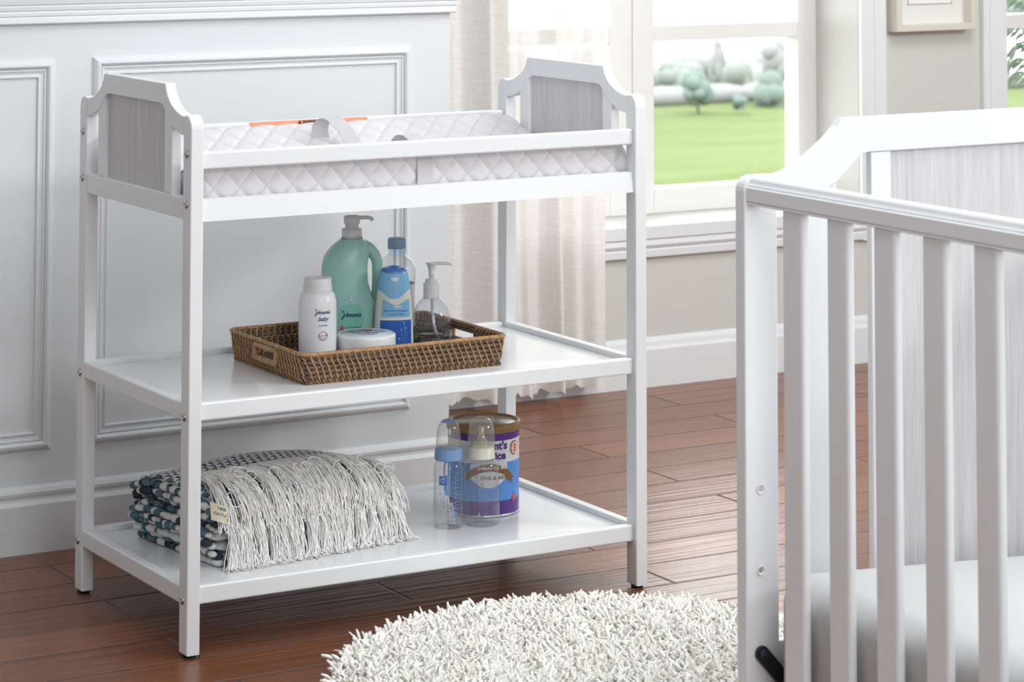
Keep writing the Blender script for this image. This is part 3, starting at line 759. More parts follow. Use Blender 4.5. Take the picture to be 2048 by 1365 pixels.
# --- large green pump bottle with a handle
x, y = .4905, .3560
t = thing('lotion_bottle', 'large sea-green pump bottle with side handle at the back of the tray', 'bottle', (x, y, TZ), face_cam(x, y, 3), True)
def sect(xl, xr, dep, z, n=40, e=2.6):
    a = np.linspace(0, 2 * np.pi, n, endpoint=False); c, s = np.cos(a), np.sin(a)
    return np.stack([(xl + xr) / 2 + (xr - xl) / 2 * np.sign(c) * np.abs(c) ** (2 / e), dep * np.sign(s) * np.abs(s) ** (2 / e), np.full(n, z)], 1)
gz = [0, .004, .03, .07, .085, .098, .110, .13, .150, .165, .178, .188, .196, .203, .2085, .212]
gl = [-.050, -.0545, -.056, -.057, -.0575, -.058, -.0582, -.0585, -.0580, -.0565, -.053, -.047, -.040, -.032, -.024, -.0205]
grt = [.050, .0545, .055, .054, .050, .043, .0365, .0315, .0300, .0305, .0330, .0345, .0335, .0300, .024, .0205]
gd = [.027, .031, .034, .035, .035, .035, .035, .035, .0345, .0335, .0315, .029, .027, .0245, .022, .0205]
V = np.array([sect(l, r_, d, z) for z, l, r_, d in zip(gz, gl, grt, gd)])
b = MB(); b.grid(V, 0, True, wrap=True); b.add(V[0], [tuple(range(40))[::-1]]); b.build('body', 'green', t)
h = MB(); h.tube(spl([(.022, 0, .196), (.036, 0, .189), (.0475, 0, .170), (.0490, 0, .145), (.0482, 0, .115), (.0472, 0, .09), (.044, 0, .07)], 6), np.interp(np.linspace(0, 1, 37), [0, .3, .6, 1], [.013, .0105, .0098, .011]), 14); h.build('handle', 'green', t)
cl = MB(); cl.lathe([(0, .2095), (.0195, .2095), (.0195, .229), (.0185, .230), (.0130, .2302), (.0125, .2395), (.0128, .2396), (.0128, .236), (.0105, .236), (.0105, .240), (0, .240)], seg=32); cl.build('collar', 'pumpgrey', t)
ph = MB(); ph.lathe([(0, .2395), (.0150, .2395), (.0155, .241), (.0155, .2525), (.0145, .2540), (.010, .2542), (.0095, .2534), (0, .2534)], seg=32)
ph.tube(spl([(.012, 0, .2500), (.028, 0, .2505), (.037, 0, .2485), (.0395, 0, .2440)], 6), np.interp(np.linspace(0, 1, 19), [0, 1], [.0038, .0032]), 10); ph.build('pump_head', 'pumpgrey', t)
def gfn(off=.0007):
    Z = np.array(gz); DD = np.array(gd)
    def f(u, z):
        d = np.interp(z, Z, DD); l = np.interp(z, Z, gl); r_ = np.interp(z, Z, grt); c = (l + r_) / 2; hw = (r_ - l) / 2
        k = min(.999, abs((u - c) / hw)); return (u, -d * (1 - k ** 2.6) ** (1 / 2.6) - off, z)
    return f
lb = MB()
def oval(n, fz0, fz1, hw0, hw1):
    rows = []
    for i in range(n + 1):
        z = fz0 + (fz1 - fz0) * i / n; k = i / n; w_ = hw0 * math.sqrt(max(0, 1 - ((z - (fz0 + .04)) / (.04 if k < .4 else .048)) ** 2)) if False else None
        rows.append(z)
    return rows
zs_ = np.linspace(.018, .092, 20); V = []
for z in zs_:
    if z < .045: hw = .018 + .005 * (z - .018) / .027
    elif z < .072: hw = .023
    else: hw = .023 - .009 * ((z - .072) / .020) ** 2
    V.append([gfn(.0005)(-.002 + u, z) for u in np.linspace(-hw, hw, 12)])
lb.grid(np.array(V), 0, True); lb.build('label', 'greenlabel', t)
lt = MB()
place2d(lt, script_word(.0053), gfn(.0010), 0, -.001, .0690)
place2d(lt, text2d('soothing foam', .0052, 0), gfn(.0010), 2, .002, .0480)
drop = np.array([(0, .0072)] + [(.0036 * math.cos(a), .0036 * math.sin(a) - .0005) for a in np.linspace(R(25), R(-205), 14)])
place2d(lt, (drop, [tuple(range(15))]), gfn(.0011), 1, -.0195, .0475)
place2d(lt, text2d('baby bath', .0045, 0), gfn(.0010), 0, -.002, .0265)
for du, dz, rr in ((.0215, .051, .0022), (.0245, .0545, .0012), (.019, .0552, .0009), (-.003, .101, .0024), (.003, .1025, .0016), (-.002, .1075, .0022), (.0015, .096, .0018), (-.008, .1000, .0014), (.006, .0985, .0013)):
    place2d(lt, (np.array([(rr * math.cos(a), rr * math.sin(a)) for a in np.linspace(0, 2 * math.pi, 10)[:-1]]), [tuple(range(9))]), gfn(.0010), 3, du, dz)
lt.build('lettering', ['navy', 'redink', 'tuft2', 'paleblue'], t)

# --- shampoo bottle (blue and cream, standing on its tapered body)
x, y = .5440, .2855
t = thing('shampoo_bottle', 'cream baby shampoo bottle with blue cap and blue label behind the cream jar', 'bottle', (x, y, TZ), face_cam(x, y, 4), True)
sz = [0, .003, .02, .06, .10, .118, .130, .143, .152, .158, .1625, .165]
sw = [.034, .0372, .038, .0365, .0335, .0315, .0300, .0280, .0258, .0230, .0170, .0005]
sd = [.018, .0205, .0215, .021, .0195, .0185, .0178, .0165, .0155, .014, .010, .0005]
def sfn(off):
    def f(u, z):
        hw = np.interp(z, sz, sw); d = np.interp(z, sz, sd); k = min(.999, abs(u / hw)); return (u, -d * (1 - k ** 2.4) ** (1 / 2.4) - off, z)
    return f
zz = np.concatenate([np.linspace(0, .118, 20), np.linspace(.121, .165, 16)])
V = np.array([sect(-np.interp(z, sz, sw), np.interp(z, sz, sw), np.interp(z, sz, sd), z, 48, 2.4) for z in zz])
b = MB(); b.grid(V, 0, True, wrap=True); b.add(V[0], [tuple(range(48))[::-1]]); b.build('body', 'cream', t)
# cap shell with a dipping wavy lower edge
def capz(u): return .1095 + .0085 * math.cos(min(1, abs(u) / .030) * math.pi) * -1 + .002
cpv = []
for k in np.linspace(0, 1, 22):
    row = []
    for a in np.linspace(0, 2 * np.pi, 48, endpoint=False):
        u0 = math.cos(a); zlo = .1135 - .0085 * math.cos(min(1, abs(u0)) * math.pi); z = zlo + (.1655 - zlo) * k
        hw = np.interp(z, sz, sw) + .0006; d = np.interp(z, sz, sd) + .0006
        c_, s_ = math.cos(a), math.sin(a); row.append((hw * np.sign(c_) * abs(c_) ** (2 / 2.4), d * np.sign(s_) * abs(s_) ** (2 / 2.4), z))
    cpv.append(row)
cp = MB(); cp.grid(np.array(cpv[:17]), 0, True, wrap=True); cp.grid(np.array(cpv[16:]), 1, True, wrap=True); cp.add(cpv[-1], [tuple(range(48))], 1)
cp.build('cap', ['skyblue', 'midblue'], t)
nt_ = MB(); V = []
for v_ in np.linspace(0, 1, 6): V.append([sfn(.0012)(.008 * (1 - v_) * math.cos(a) + .001, .1445 + .007 * (1 - v_) * math.sin(a)) for a in np.linspace(math.pi, 2 * math.pi, 12)])
nt_.grid(np.array(V), 0, True); nt_.build('thumb_notch', 'paleblue', t)
def patch(z0, z1, wfun, topw=None, off=.0006, nz=16, nu=14):
    V = []
    for k in np.linspace(0, 1, nz):
        row = []
        for s_ in np.linspace(-1, 1, nu):
            zt = z1 + (topw(s_) if topw else 0); z = z0 + (zt - z0) * k; row.append(sfn(off)(.003 + s_ * wfun(z), z))
        V.append(row)
    return np.array(V)
lb = MB()
lb.grid(patch(.071, .099, lambda z: .0275 - (z - .071) * .06, lambda s_: .005 * math.cos(s_ * 2.6 * 1.2) * -1), 0, True)
lb.grid(patch(.012, .0655, lambda z: .0295), 1, True)
lb.build('label', ['skyblue', 'blue'], t)
lt = MB()
place2d(lt, text2d('skie', .0085, 0, 'CENTER', .0002), sfn(.0011), 0, .006, .0890)
place2d(lt, text2d('Baby Plants Shampoo', .0052, 0), sfn(.0011), 1, .003, .0815)
place2d(lt, text2d('Shampoo Bébé', .0048, 0), sfn(.0011), 1, .004, .0755)
place2d(lt, stroke2d([[(.018, .016), (.019, .04), (.0185, .060)], [(.013, .016), (.014, .033), (.0135, .047)], [(.022, .016), (.0225, .036), (.0215, .05)], [(.008, .018), (.009, .03)]], .0006), sfn(.0011), 2)
for a, b_ in ((.0185, .061), (.0135, .048), (.0215, .051), (.009, .0315)):
    place2d(lt, (np.array([(.0018 * math.cos(q_), .0018 * math.sin(q_)) for q_ in np.linspace(0, 2 * math.pi, 9)[:-1]]), [tuple(range(8))]), sfn(.0011), 2, a, b_)
lt.build('lettering', ['white_plastic', 'navy', 'skyblue'], t)

# --- clear water bottle
x, y = .6000, .3795
t = thing('water_bottle', 'clear plastic water bottle with slate blue screw cap behind the shampoo', 'bottle', (x, y, TZ), face_cam(x, y, 10), True)
pr = [(0, 0), (.031, 0), (.035, .004), (.0355, .03), (.0355, .118), (.0368, .122), (.0368, .138), (.0350, .150), (.0290, .161), (.0205, .168), (.0165, .171)]
b = MB(); b.lathe(pr, seg=48, cap=False); b.build('body', 'clear', t)
b = MB(); b.lathe([(.0165, .171), (.0155, .173), (.0155, .1795), (.0185, .1805), (.0185, .1820), (.0155, .183)], seg=40, cap=False); b.build('neck', 'clearblue', t)
b = MB(); b.lathe([(0, .1825), (.0172, .1825), (.0176, .1835), (.0172, .1865), (.0176, .1875), (.0174, .2005), (.0160, .2025), (.0, .2030)], seg=40); b.build('cap', 'capslate', t)
b = MB(); b.lathe([(.0358, .035), (.0358, .116)], seg=48, cap=False); lb = b.build('label', 'canwhite', t)
lt = MB(); q = np.random.default_rng(2)
for k in range(9): place2d(lt, text2d(['fraicheur', 'eau pure', 'mineral', 'natural', 'source', 'purified', 'water', 'bottled', 'baby'][k], .0042, .1, 'LEFT'), cyl_fn(lambda z: .0358, .0006), 0, .010, .100 - k * .006)
lt.build('lettering', 'navy', t)

# --- hand sanitiser pump bottle
x, y = .6375, .3070
t = thing('sanitizer_bottle', 'clear dome-shaped pump bottle half full of gel at the right of the tray', 'bottle', (x, y, TZ), face_cam(x, y, 0), True)
pr = [(0, 0), (.034, 0), (.0380, .003), (.0392, .012), (.0392, .035), (.0382, .050), (.0350, .066), (.0290, .081), (.0210, .0905), (.0150, .0945), (.0145, .0965)]
b = MB(); b.lathe(pr, seg=56, cap=False); b.build('body', 'clear', t)
b = MB(); b.lathe([(0, .001), (.033, .001), (.0370, .004), (.0383, .013), (.0383, .0275), (.0, .0280)], seg=56); b.build('gel', 'gel', t)
b = MB(); b.lathe([(0, .0945), (.0165, .0945), (.0165, .0970), (.0158, .0975), (.0158, .1220), (.0145, .1235), (.0122, .1240), (.0122, .1285), (.0112, .1300), (.0050, .1302), (.0045, .1380), (0, .138)], seg=36); b.build('collar', 'white_plastic', t)
ph = MB(); ph.lathe([(0, .1370), (.0055, .1370), (.0060, .1395), (.0055, .1400), (.0062, .1420), (.0057, .1425), (.0066, .1450), (.0060, .1455), (.0072, .1500), (.0078, .1560), (.0110, .1590), (.0120, .1602), (.0, .1605)], seg=24)
ph.tube(spl([(.004, 0, .1590), (.016, 0, .1600), (.030, 0, .1592), (.0385, 0, .1575)], 5), np.interp(np.linspace(0, 1, 16), [0, 1], [.0036, .0022]), 8); ph.build('pump_head', 'white_plastic', t)
dt = MB(); dt.tube(spl([(.001, 0, .096), (.002, 0, .066), (.007, -.002, .035), (.020, -.004, .006)], 8), .0030, 10); dt.build('dip_tube', 'tube', t)
lt = MB(); place2d(lt, (np.array([(-.006, 0), (.006, 0), (.006, .010), (-.006, .010)]), [(0, 1, 2, 3)]), cyl_fn(lambda z: .0392, .0003), 0, -.009, .004)
lt.build('label', 'canwhite', t)

# --- cream jar
x, y = .4545, .2245
t = thing('cream_jar', 'round white cream jar with pale blue printed lid at the front of the tray', 'jar', (x, y, TZ), face_cam(x, y, 8), True)
b = MB(); b.lathe([(0, 0), (.049, 0), (.0515, .002), (.0525, .012), (.0525, .030), (.051, .031), (0, .031)], seg=56); b.build('body', 'white_plastic', t)
b = MB(); b.lathe([(0, .0295), (.0545, .0295), (.0548, .0305), (.0548, .0495), (.0540, .0530), (.0515, .0553), (.0500, .0553), (.0495, .0548), (0, .0548)], seg=56); b.build('lid', 'white_plastic', t)
b = MB(); b.lathe([(0, .0549), (.0485, .0549), (.0485, .0551), (0, .0552)], seg=56); lbj = b.build('lid_label', 'paleblue', t)
lt = MB(); ff = lambda a, b_: (a, b_ * 1.0, .0555)
for k, (s_, sz_, dx, dz, mi) in enumerate([('MOTHER', .012, -.008, .018, 0), ('LOVE', .014, -.010, -.002, 0), ('baby', .010, .006, .024, 1), ('cream', .009, .010, -.004, 0), ('SKIN', .008, .027, .016, 2), ('CARE', .008, .027, .004, 2), ('gentle milk lotion', .0055, .0, -.016, 0), ('moisturising', .0055, .0, -.025, 0)]):
    place2d(lt, text2d(s_, sz_, 0, 'CENTER', .0004), ff, mi, dx, dz)
lt.add([ff(-.002, .028), ff(.014, .028), ff(.014, .034), ff(-.002, .034)], [(0, 1, 2, 3)], 1)
lt.build('lettering', ['tuft3', 'redink', 'printblue'], t)

# ================================================================== BOTTOM SHELF
SZ = .107
# --- formula can
x, y = .7430, .2900
t = thing('formula_can', 'purple and blue tin of growing-up milk with brown lid on the bottom shelf', 'can', (x, y, SZ), face_cam(x, y, 12), True)
RC = .0690
pr = [(0, .001), (RC - .001, 0), (RC + .001, .0015), (RC + .0005, .004), (RC, .005)]
b = MB(); b.lathe(pr, seg=72, mi=3)
def band(z0, z1, mi): b.lathe([(RC, z0)] + [(RC - .0006 * abs(math.sin(k * 1.3)), z) for k, z in enumerate(np.linspace(z0, z1, 9))][1:-1] + [(RC, z1)], seg=72, mi=mi, cap=False)
band(.005, .031, 0); band(.031, .102, 1); band(.102, .143, 2); band(.143, .158, 0)
b.lathe([(RC, .158), (RC + .0008, .1595), (RC, .161)], seg=72, mi=3, cap=False)
b.build('tin_body', ['purple', 'canblue', 'canwhite', 'tin'], t)
b = MB(); b.lathe([(RC + .0005, .157), (RC + .0022, .157), (RC + .0026, .159), (RC + .0026, .1685), (RC + .001, .1715), (RC - .003, .1725), (RC - .006, .1715), (RC - .007, .1690), (0, .1690)], seg=72, cap=False)
ld = b.build('lid', 'lidbrown', t)
b = MB(); b.lathe([(0, .1690), (RC - .0072, .1690), (RC - .0076, .1694), (0, .1694)], seg=64); b.build('lid_disc', 'lidinner', ld)
cf = cyl_fn(lambda z: RC, .0006); cf2 = cyl_fn(lambda z: RC, .0010); lt = MB()
def cpatch(pts, mi, fn=cf):     # polygon fan split into thin strips is not needed at this size
    place2d(lt, (np.array(pts), [tuple(range(len(pts)))]), fn, mi)
# white swirl area, brown ribbon, star, badge
V = [];
for k in np.linspace(0, 1, 10):
    row = []
    for u in np.linspace(-.040, .034, 20):
        zt = .102 + .004 * math.cos(u * 50); zb = .056 + 14 * (u + .004) ** 2; row.append(cf(u, min(zb, zt - .002) + (zt - min(zb, zt - .002)) * k))
    V.append(row)
lt.grid(np.array(V), 1, True)
V = []
for u in np.linspace(-.052, .046, 26):
    zt = .1015 - 9.0 * (u + .003) ** 2; zb = zt - .0145 - (.004 if u > .03 else 0); V.append([cf2(u, zb), cf2(u, (zb + zt) / 2), cf2(u, zt)])
lt.grid(np.array(V), 2, True)
V = []
for u in np.linspace(.040, .052, 5): V.append([cf2(u, .066 + (u - .04) * .6), cf2(u, .083 - (u - .040) * 1.0)])
lt.grid(np.array(V), 2, True)
place2d(lt, text2d("Parent's", .0205, 0, 'CENTER', .0007), cf2, 3, .001, .1275); place2d(lt, text2d('Choice', .0205, 0, 'CENTER', .0007), cf2, 3, .001, .1090)
place2d(lt, text2d('Growing Up Milk', .0088, .2, 'CENTER', .0002), cyl_fn(lambda z: RC, .0014), 1, .003, .0905)
place2d(lt, text2d('DHA & ARA', .0098, .15, 'CENTER', .0003), cf2, 4, .006, .0715)
st = [((.0085 if k % 2 == 0 else .0038) * math.cos(R(90 + 36 * k)), (.0110 if k % 2 == 0 else .0048) * math.sin(R(90 + 36 * k))) for k in range(10)]
place2d(lt, (np.array(st + [(0, 0)]), [(k, (k + 1) % 10, 10) for k in range(10)]), cf2, 5, .053, .034)
dk = [(.0115 * math.cos(a), .0135 * math.sin(a)) for a in np.linspace(0, 2 * math.pi, 22)[:-1]]
place2d(lt, (np.array(dk + [(0, 0)]), [(k, (k + 1) % 21, 21) for k in range(21)]), cf2, 2, .0545, .1265)
place2d(lt, (np.array(dk + [(0, 0)]) * .86, [(k, (k + 1) % 21, 21) for k in range(21)]), cyl_fn(lambda z: RC, .0014), 6, .0545, .1265)
place2d(lt, text2d('3', .019, 0, 'CENTER', .0006), cyl_fn(lambda z: RC, .0018), 5, .0545, .1200)
lt.build('label', ['canblue', 'canwhite', 'canbrown', 'purple', 'lidbrown', 'redink', 'peach'], t)

# --- baby bottle with blue ring
def ticks(u0, z0, z1, n, long_=.006, short=.003, side=1):
    L = [[(u0, z0), (u0, z1)]]
    for k in range(n + 1):
        z = z0 + (z1 - z0) * k / n; l = long_ if k % 2 == 0 else short; L.append([(u0, z), (u0 + side * l, z)])
    return L
x, y = .6205, .2075
t = thing('baby_bottle', 'clear baby bottle with blue ring and cap standing left of the milk tin', 'baby bottle', (x, y, SZ), face_cam(x, y, 0), True)
pr1 = [(0, .002), (.018, 0), (.0255, .001), (.0275, .005), (.0278, .03), (.0278, .105), (.0270, .113), (.0245, .119), (.0215, .122), (.0210, .128)]
b = MB(); b.lathe(pr1, seg=48, cap=False); b.build('body', 'clear', t)
b = MB(); b.lathe([(.0215, .124), (.0258, .124), (.0266, .126), (.0258, .1425), (.0245, .1455), (.018, .1462), (.015, .1480), (.012, .1485), (0, .1487)], seg=44); b.build('screw_ring', 'capblue', t)
b = MB(); b.lathe([(.0240, .1455), (.0236, .155), (.0222, .172), (.0195, .186), (.0150, .1935)], seg=40, cap=False, mi=0); b.lathe([(.0150, .1935), (.0090, .1975), (0, .1990)], seg=40, cap=False, mi=1); b.build('dome_cap', ['milky', 'capblue'], t)
lt = MB(); f1 = cyl_fn(lambda z: .0278, .0005)
place2d(lt, stroke2d(ticks(.0135, .012, .103, 14, .0085, .0045), .0007), f1, 0); place2d(lt, stroke2d(ticks(.0135, .03, .095, 7, .007, .004, -1), .0006), f1, 0)
for z_, s_ in ((.090, 'A'), (.082, 'V'), (.074, 'E'), (.066, 'N'), (.058, 'T')): place2d(lt, text2d(s_, .008), f1, 0, -.0085, z_ - .018)
place2d(lt, stroke2d([[(-.018, .064), (-.016, .070), (-.013, .066), (-.015, .060), (-.018, .064)], [(-.017, .052), (-.014, .056)], [(-.018, .044), (-.015, .048), (-.013, .043)], [(-.018, .034), (-.014, .036)]], .0007), f1, 0)
lt.add([f1(-.0185, .081), f1(-.011, .081), f1(-.0035, .081), f1(-.0035, .098), f1(-.011, .098), f1(-.0185, .098)], [(0, 1, 4, 5), (1, 2, 3, 4)], 1)
place2d(lt, stroke2d([spl([(-.015, .0895), (-.0125, .0945), (-.010, .092), (-.0085, .0955), (-.007, .091), (-.0095, .086), (-.012, .087), (-.015, .0895)], 4)], .0008), cyl_fn(lambda z: .0278, .001), 2)
lt.build('printed_scale', ['printblue', 'midblue', 'white_plastic'], t)
# --- brush kept inside the bottle
bt_ = thing('bottle_brush', 'blue loop-handled brush with white bristles inside the blue-ringed bottle', 'brush', (x, y, SZ + .0022), face_cam(x, y, 0), True)
b = MB(); b.tube(spl([(-.006, 0, .062), (-.0075, 0, .090), (-.0075, 0, .110), (-.0045, 0, .1165), (-.0005, 0, .1165), (.002, 0, .110), (.0015, 0, .090), (.001, 0, .062)], 6), .0017, 8)
b.box(-.0065, .0025, -.002, .002, .055, .092, .001); b.build('handle', 'capblue', bt_)
b = MB(); b.tube([(-.001, 0, .056), (.002, 0, .030), (.006, 0, .0005)], .0013, 6); q = np.random.default_rng(5)
b.build('shaft', 'white_plastic', bt_)
b = MB()
for k in range(220):
    z = q.uniform(.002, .042); a = q.uniform(0, 2 * math.pi); cx = .006 - .006 * (z / .042) * .8; r_ = q.uniform(.006, .0095)
    b.tube([(cx, 0, z), (cx + r_ * math.cos(a), r_ * math.sin(a), z + q.uniform(-.001, .001))], .00035, 3)
b.build('bristles', 'white_plastic', bt_)
# --- baby bottle with cream ring
x, y = .6850, .1960
t = thing('baby_bottle', 'clear baby bottle with cream ring and domed cap in front of the milk tin', 'baby bottle', (x, y, SZ), face_cam(x, y, 0), True)
pr2 = [(0, .002), (.022, 0), (.031, .001), (.0345, .006), (.0350, .02), (.0340, .05), (.0325, .075), (.0335, .095), (.0340, .104), (.0325, .113), (.0280, .1195), (.0235, .122), (.0230, .127)]
b = MB(); b.lathe(pr2, seg=48, cap=False); b.build('body', 'clear', t)
b = MB(); b.lathe([(.0230, .1225), (.0262, .1225), (.0265, .1245), (.0250, .127), (.0245, .1440), (.0235, .1455), (.016, .1465), (0, .1467)], seg=44); b.build('screw_ring', 'ring_cream', t)
b = MB(); b.lathe([(.015, .1462), (.0135, .150), (.0085, .158), (.0055, .166), (.0050, .1710), (.0058, .176), (.0045, .180), (0, .1812)], seg=28, cap=False); b.build('teat', 'teat', t)
b = MB(); b.lathe([(.0252, .1425), (.0254, .158), (.0250, .172), (.0225, .184), (.0170, .1925), (.0090, .1972), (0, .1985)], seg=44, cap=False); b.build('dome_cap', 'milky', t)
f2_ = cyl_fn(prof_r(pr2[3:10]), .0005); lt = MB()
place2d(lt, stroke2d(ticks(-.0095, .008, .108, 13, .0055, .0032), .0007), f2_, 0); place2d(lt, stroke2d(ticks(-.0095, .02, .108, 6, .004, .003, -1), .0006), f2_, 0)
for z_, s_ in ((.0925, '270'), (.0805, '240'), (.068, '210'), (.020, '60')): place2d(lt, text2d(s_, .0050), f2_, 0, .0015, z_ - .0018)
lt.build('printed_scale', 'printbrown', t)

# --- folded blanket with fringe
def make_blanket():
    ox, oy, th = .122, .1400, R(7.2); ex = np.array([math.cos(th), math.sin(th)]); ey = np.array([-math.sin(th), math.cos(th)])
    def P(a, b, z): return (ox + ex[0] * a + ey[0] * b, oy + ex[1] * a + ey[1] * b, SZ + z)
    bl_ = thing('folded_blanket', 'folded blue and white woven blanket with long white fringe on the bottom shelf', 'blanket', (ox + ex[0] * .19 + ey[0] * .14, oy + ex[1] * .19 + ey[1] * .14, SZ))
    LN, DP, HT = .385, .285, .122
    rot = np.array([[ex[0], ey[0], 0], [ex[1], ey[1], 0], [0, 0, 1]])
    m = MB(); q = np.random.default_rng(21); tf = MB(); nl = 5; lt_ = HT / nl
    def top(a, b):    # gentle top surface height
        return HT * (1 - .16 * max(0, (.10 - b) / .10) ** 2 - .20 * max(0, (b - .20) / .085) ** 2) - .006 * math.cos(a * 16) - .012 * max(0, (a - .30) / .085) ** 2
    for i in range(nl):
        z0 = i * lt_; z1 = z0 + lt_ * 1.18; a0 = q.uniform(-.014, .012) - (.012 if 0 < i < 4 else 0); a1 = LN + q.uniform(-.006, .006) - (.012 if i == nl - 1 else 0); f0 = q.uniform(0, .008) + (.004 if i in (0, 4) else 0); f1 = DP - q.uniform(0, .012)
        nA, nS = 40, 28; V = []
        for a in np.linspace(0, 1, nA):
            A = a0 + (a1 - a0) * a; e = min(a, 1 - a) * nA / 3; k = math.sqrt(max(.03, 1 - max(0, 1 - e) ** 2)); row = []
            for s_ in range(nS):
                an = 2 * math.pi * s_ / nS; c_, s2 = math.cos(an), math.sin(an)
                b_ = (f0 + f1) / 2 + (f1 - f0) / 2 * np.sign(c_) * abs(c_) ** .35 * (.94 + .06 * k); z = (z0 + z1) / 2 + (z1 - z0) / 2 * np.sign(s2) * abs(s2) ** .75 * k
                zt = top(A, b_) / HT; z = max(.0005, z * zt + .0016 * math.sin(A * 60 + i * 2 + b_ * 30)); row.append(P(A, b_, z))
            V.append(row)
        m.grid(np.array(V), 0, True, wrap=True); m.add(V[0], [tuple(range(nS))]); m.add(V[-1], [tuple(range(nS))[::-1]])
        # knobbly fold along the left end, the right end and the front
        for b_ in np.arange(f0 + .004, f1, .0105):
            for (aa, sg) in ((a0, -1), (a1, 1)):
                for lay in range(2):
                    mi = int(q.choice([0, 0, 0, 1, 2, 3])); r_ = q.uniform(.0060, .0105)
                    zc = max(r_ * .8, (z0 + z1) / 2 * top(aa, b_) / HT + (lay - .5) * lt_ * .55)
                    tf.ell(P(aa + sg * q.uniform(0, .006), b_ + q.uniform(-.003, .003), zc), r_, r_ * 1.5, r_ * .72, mi, 9, 6, rot)
    rot = np.array([[ex[0], ey[0], 0], [ex[1], ey[1], 0], [0, 0, 1]])
    # dotted top: rows of little wool tufts between white ribs
    for a in np.arange(.002, LN - .004, .0158):
        for j, b_ in enumerate(np.arange(.012, DP + .02, .0205)):
            aa = a + (.0079 if j % 2 else 0) + q.uniform(-.0012, .0012); mi = int(q.choice([1, 1, 2, 2, 3, 3])); bb = min(b_, DP - .002)
            zt = top(aa, bb) * 1.015 + .004 if b_ < DP - .01 else top(aa, bb) - (b_ - DP + .01) * 1.6
            tf.ell(P(aa, bb, zt), .0056, .0070, .0040, mi, 8, 5, rot)
            tf.ell(P(aa + .0079, bb, zt + .0008), .0030, .0100, .0042, 0, 6, 4, rot)
            tf.ell(P(aa, bb + .0103, zt + .0006), .0078, .0034, .0042, 0, 6, 4, rot)
    m.build('woven_layers', 'weave', bl_); tf.build('wool_tufts', ['weave', 'tuft1', 'tuft2', 'tuft3'], bl_)
    # two tiers of fringe over the front
    fr = MB()
    def tassel(a, root_b, root_z, pathf, nstr, seed):
        q2 = np.random.default_rng(seed); sway = q2.normal(0, .015); sw2 = q2.normal(0, .006)
        for s_ in range(nstr):
            da, db = q2.normal(0, .0028), q2.normal(0, .003); n = 11; path = []; fl_ = q2.normal(0, .009); ph = q2.uniform(0, 6); lenk = q2.uniform(.80, 1.06); wob = q2.uniform(.0008, .0040); cr_ = q2.normal(0, .006)
            for t_ in np.linspace(0, lenk, n):
                b_, z = pathf(t_); path.append(P(a + da * (.4 + t_) + sway * t_ + fl_ * t_ ** 2 + wob * math.sin(ph + t_ * 9), b_ + db - cr_ * math.sin(t_ * 3) * .6 - wob * math.cos(ph + t_ * 7), max(.0012, z + q2.normal(0, .0007) + .003 * math.sin(s_ * 1.7))))
            fr.tube(path, .00098, 4, cap=False)
    up = spl([(.112, .1400), (.085, .1425), (.056, .1405), (.026, .1290), (-.002, .1090), (-.018, .0820), (-.023, .0560)], 5); lo = spl([(.010, .0760), (-.008, .0745), (-.020, .0600), (-.024, .0400), (-.027, .0200), (-.030, .0060), (-.036, .0014), (-.048, .0012)], 5)
    def pf(arr):
        t0 = np.linspace(0, 1.08, len(arr)); return lambda t_: (np.interp(t_, t0, arr[:, 0]), np.interp(t_, t0, arr[:, 1]))
    k = 0
    for a in np.arange(.016, .386, .0100):
        sh = max(0, (a - .30) / .085); u2 = up.copy(); u2[:, 1] -= .018 * sh; u2[:, 0] *= (1 - .15 * sh); tassel(a, 0, 0, pf(u2), 24, 100 + k)
        l2 = lo.copy(); l2[:, 1] *= (1 - .12 * sh); tassel(a - .006, 0, 0, pf(l2), 24, 500 + k); k += 1
    for s_ in range(26):      # loose curls
        a = q.uniform(.02, .37); c0 = np.array([a, q.uniform(-.004, .08), 0]); r_ = q.uniform(.008, .016); ph = q.uniform(0, 6); path = []
        for t_ in np.linspace(0, 4.2, 16):
            aa = c0[0] + r_ * math.cos(ph + t_); bb = c0[1] + r_ * .5 * math.sin(ph + t_); f_ = np.interp(bb, up[::-1, 0], up[::-1, 1]); path.append(P(aa, bb - .006, f_ + .004 + r_ * .35 * math.sin(ph + t_)))
        fr.tube(path, .0009, 4, cap=False)
    fo_ = fr.build('fringe', 'yarn', bl_); fo_['kind'] = 'stuff'; fo_['label'] = 'long white cotton fringe'
    # sewn tag at the left front corner
    def TG(u, w_): return P(-.026 + .036 * u - .001 * w_, -.010 - .006 * w_ - .010 * math.sin(u * 3.1), .121 - .014 * u - .030 * w_)
    tg = MB(); V = []
    for u in np.linspace(0, 1, 6): V.append([TG(u, w_) for w_ in np.linspace(0, 1, 4)])
    V = np.array(V); tg.grid(V, 0, True); tgo = tg.build('sewn_tag', 'tag', bl_)
    tl = MB()
    def tfn(u, w_):
        p = TG(u, w_); return (p[0] - .0004, p[1] - .0009, p[2] + .0002)
    for s_, w0, sz_ in (('1858', .30, .26), ('OUTLET', .62, .22)):
        place2d(tl, text2d(s_, sz_, 0, 'CENTER'), lambda a, b_: tfn(.52 + a, w0 - b_), 0)
    tl.build('lettering', 'ink', tgo)
make_blanket()

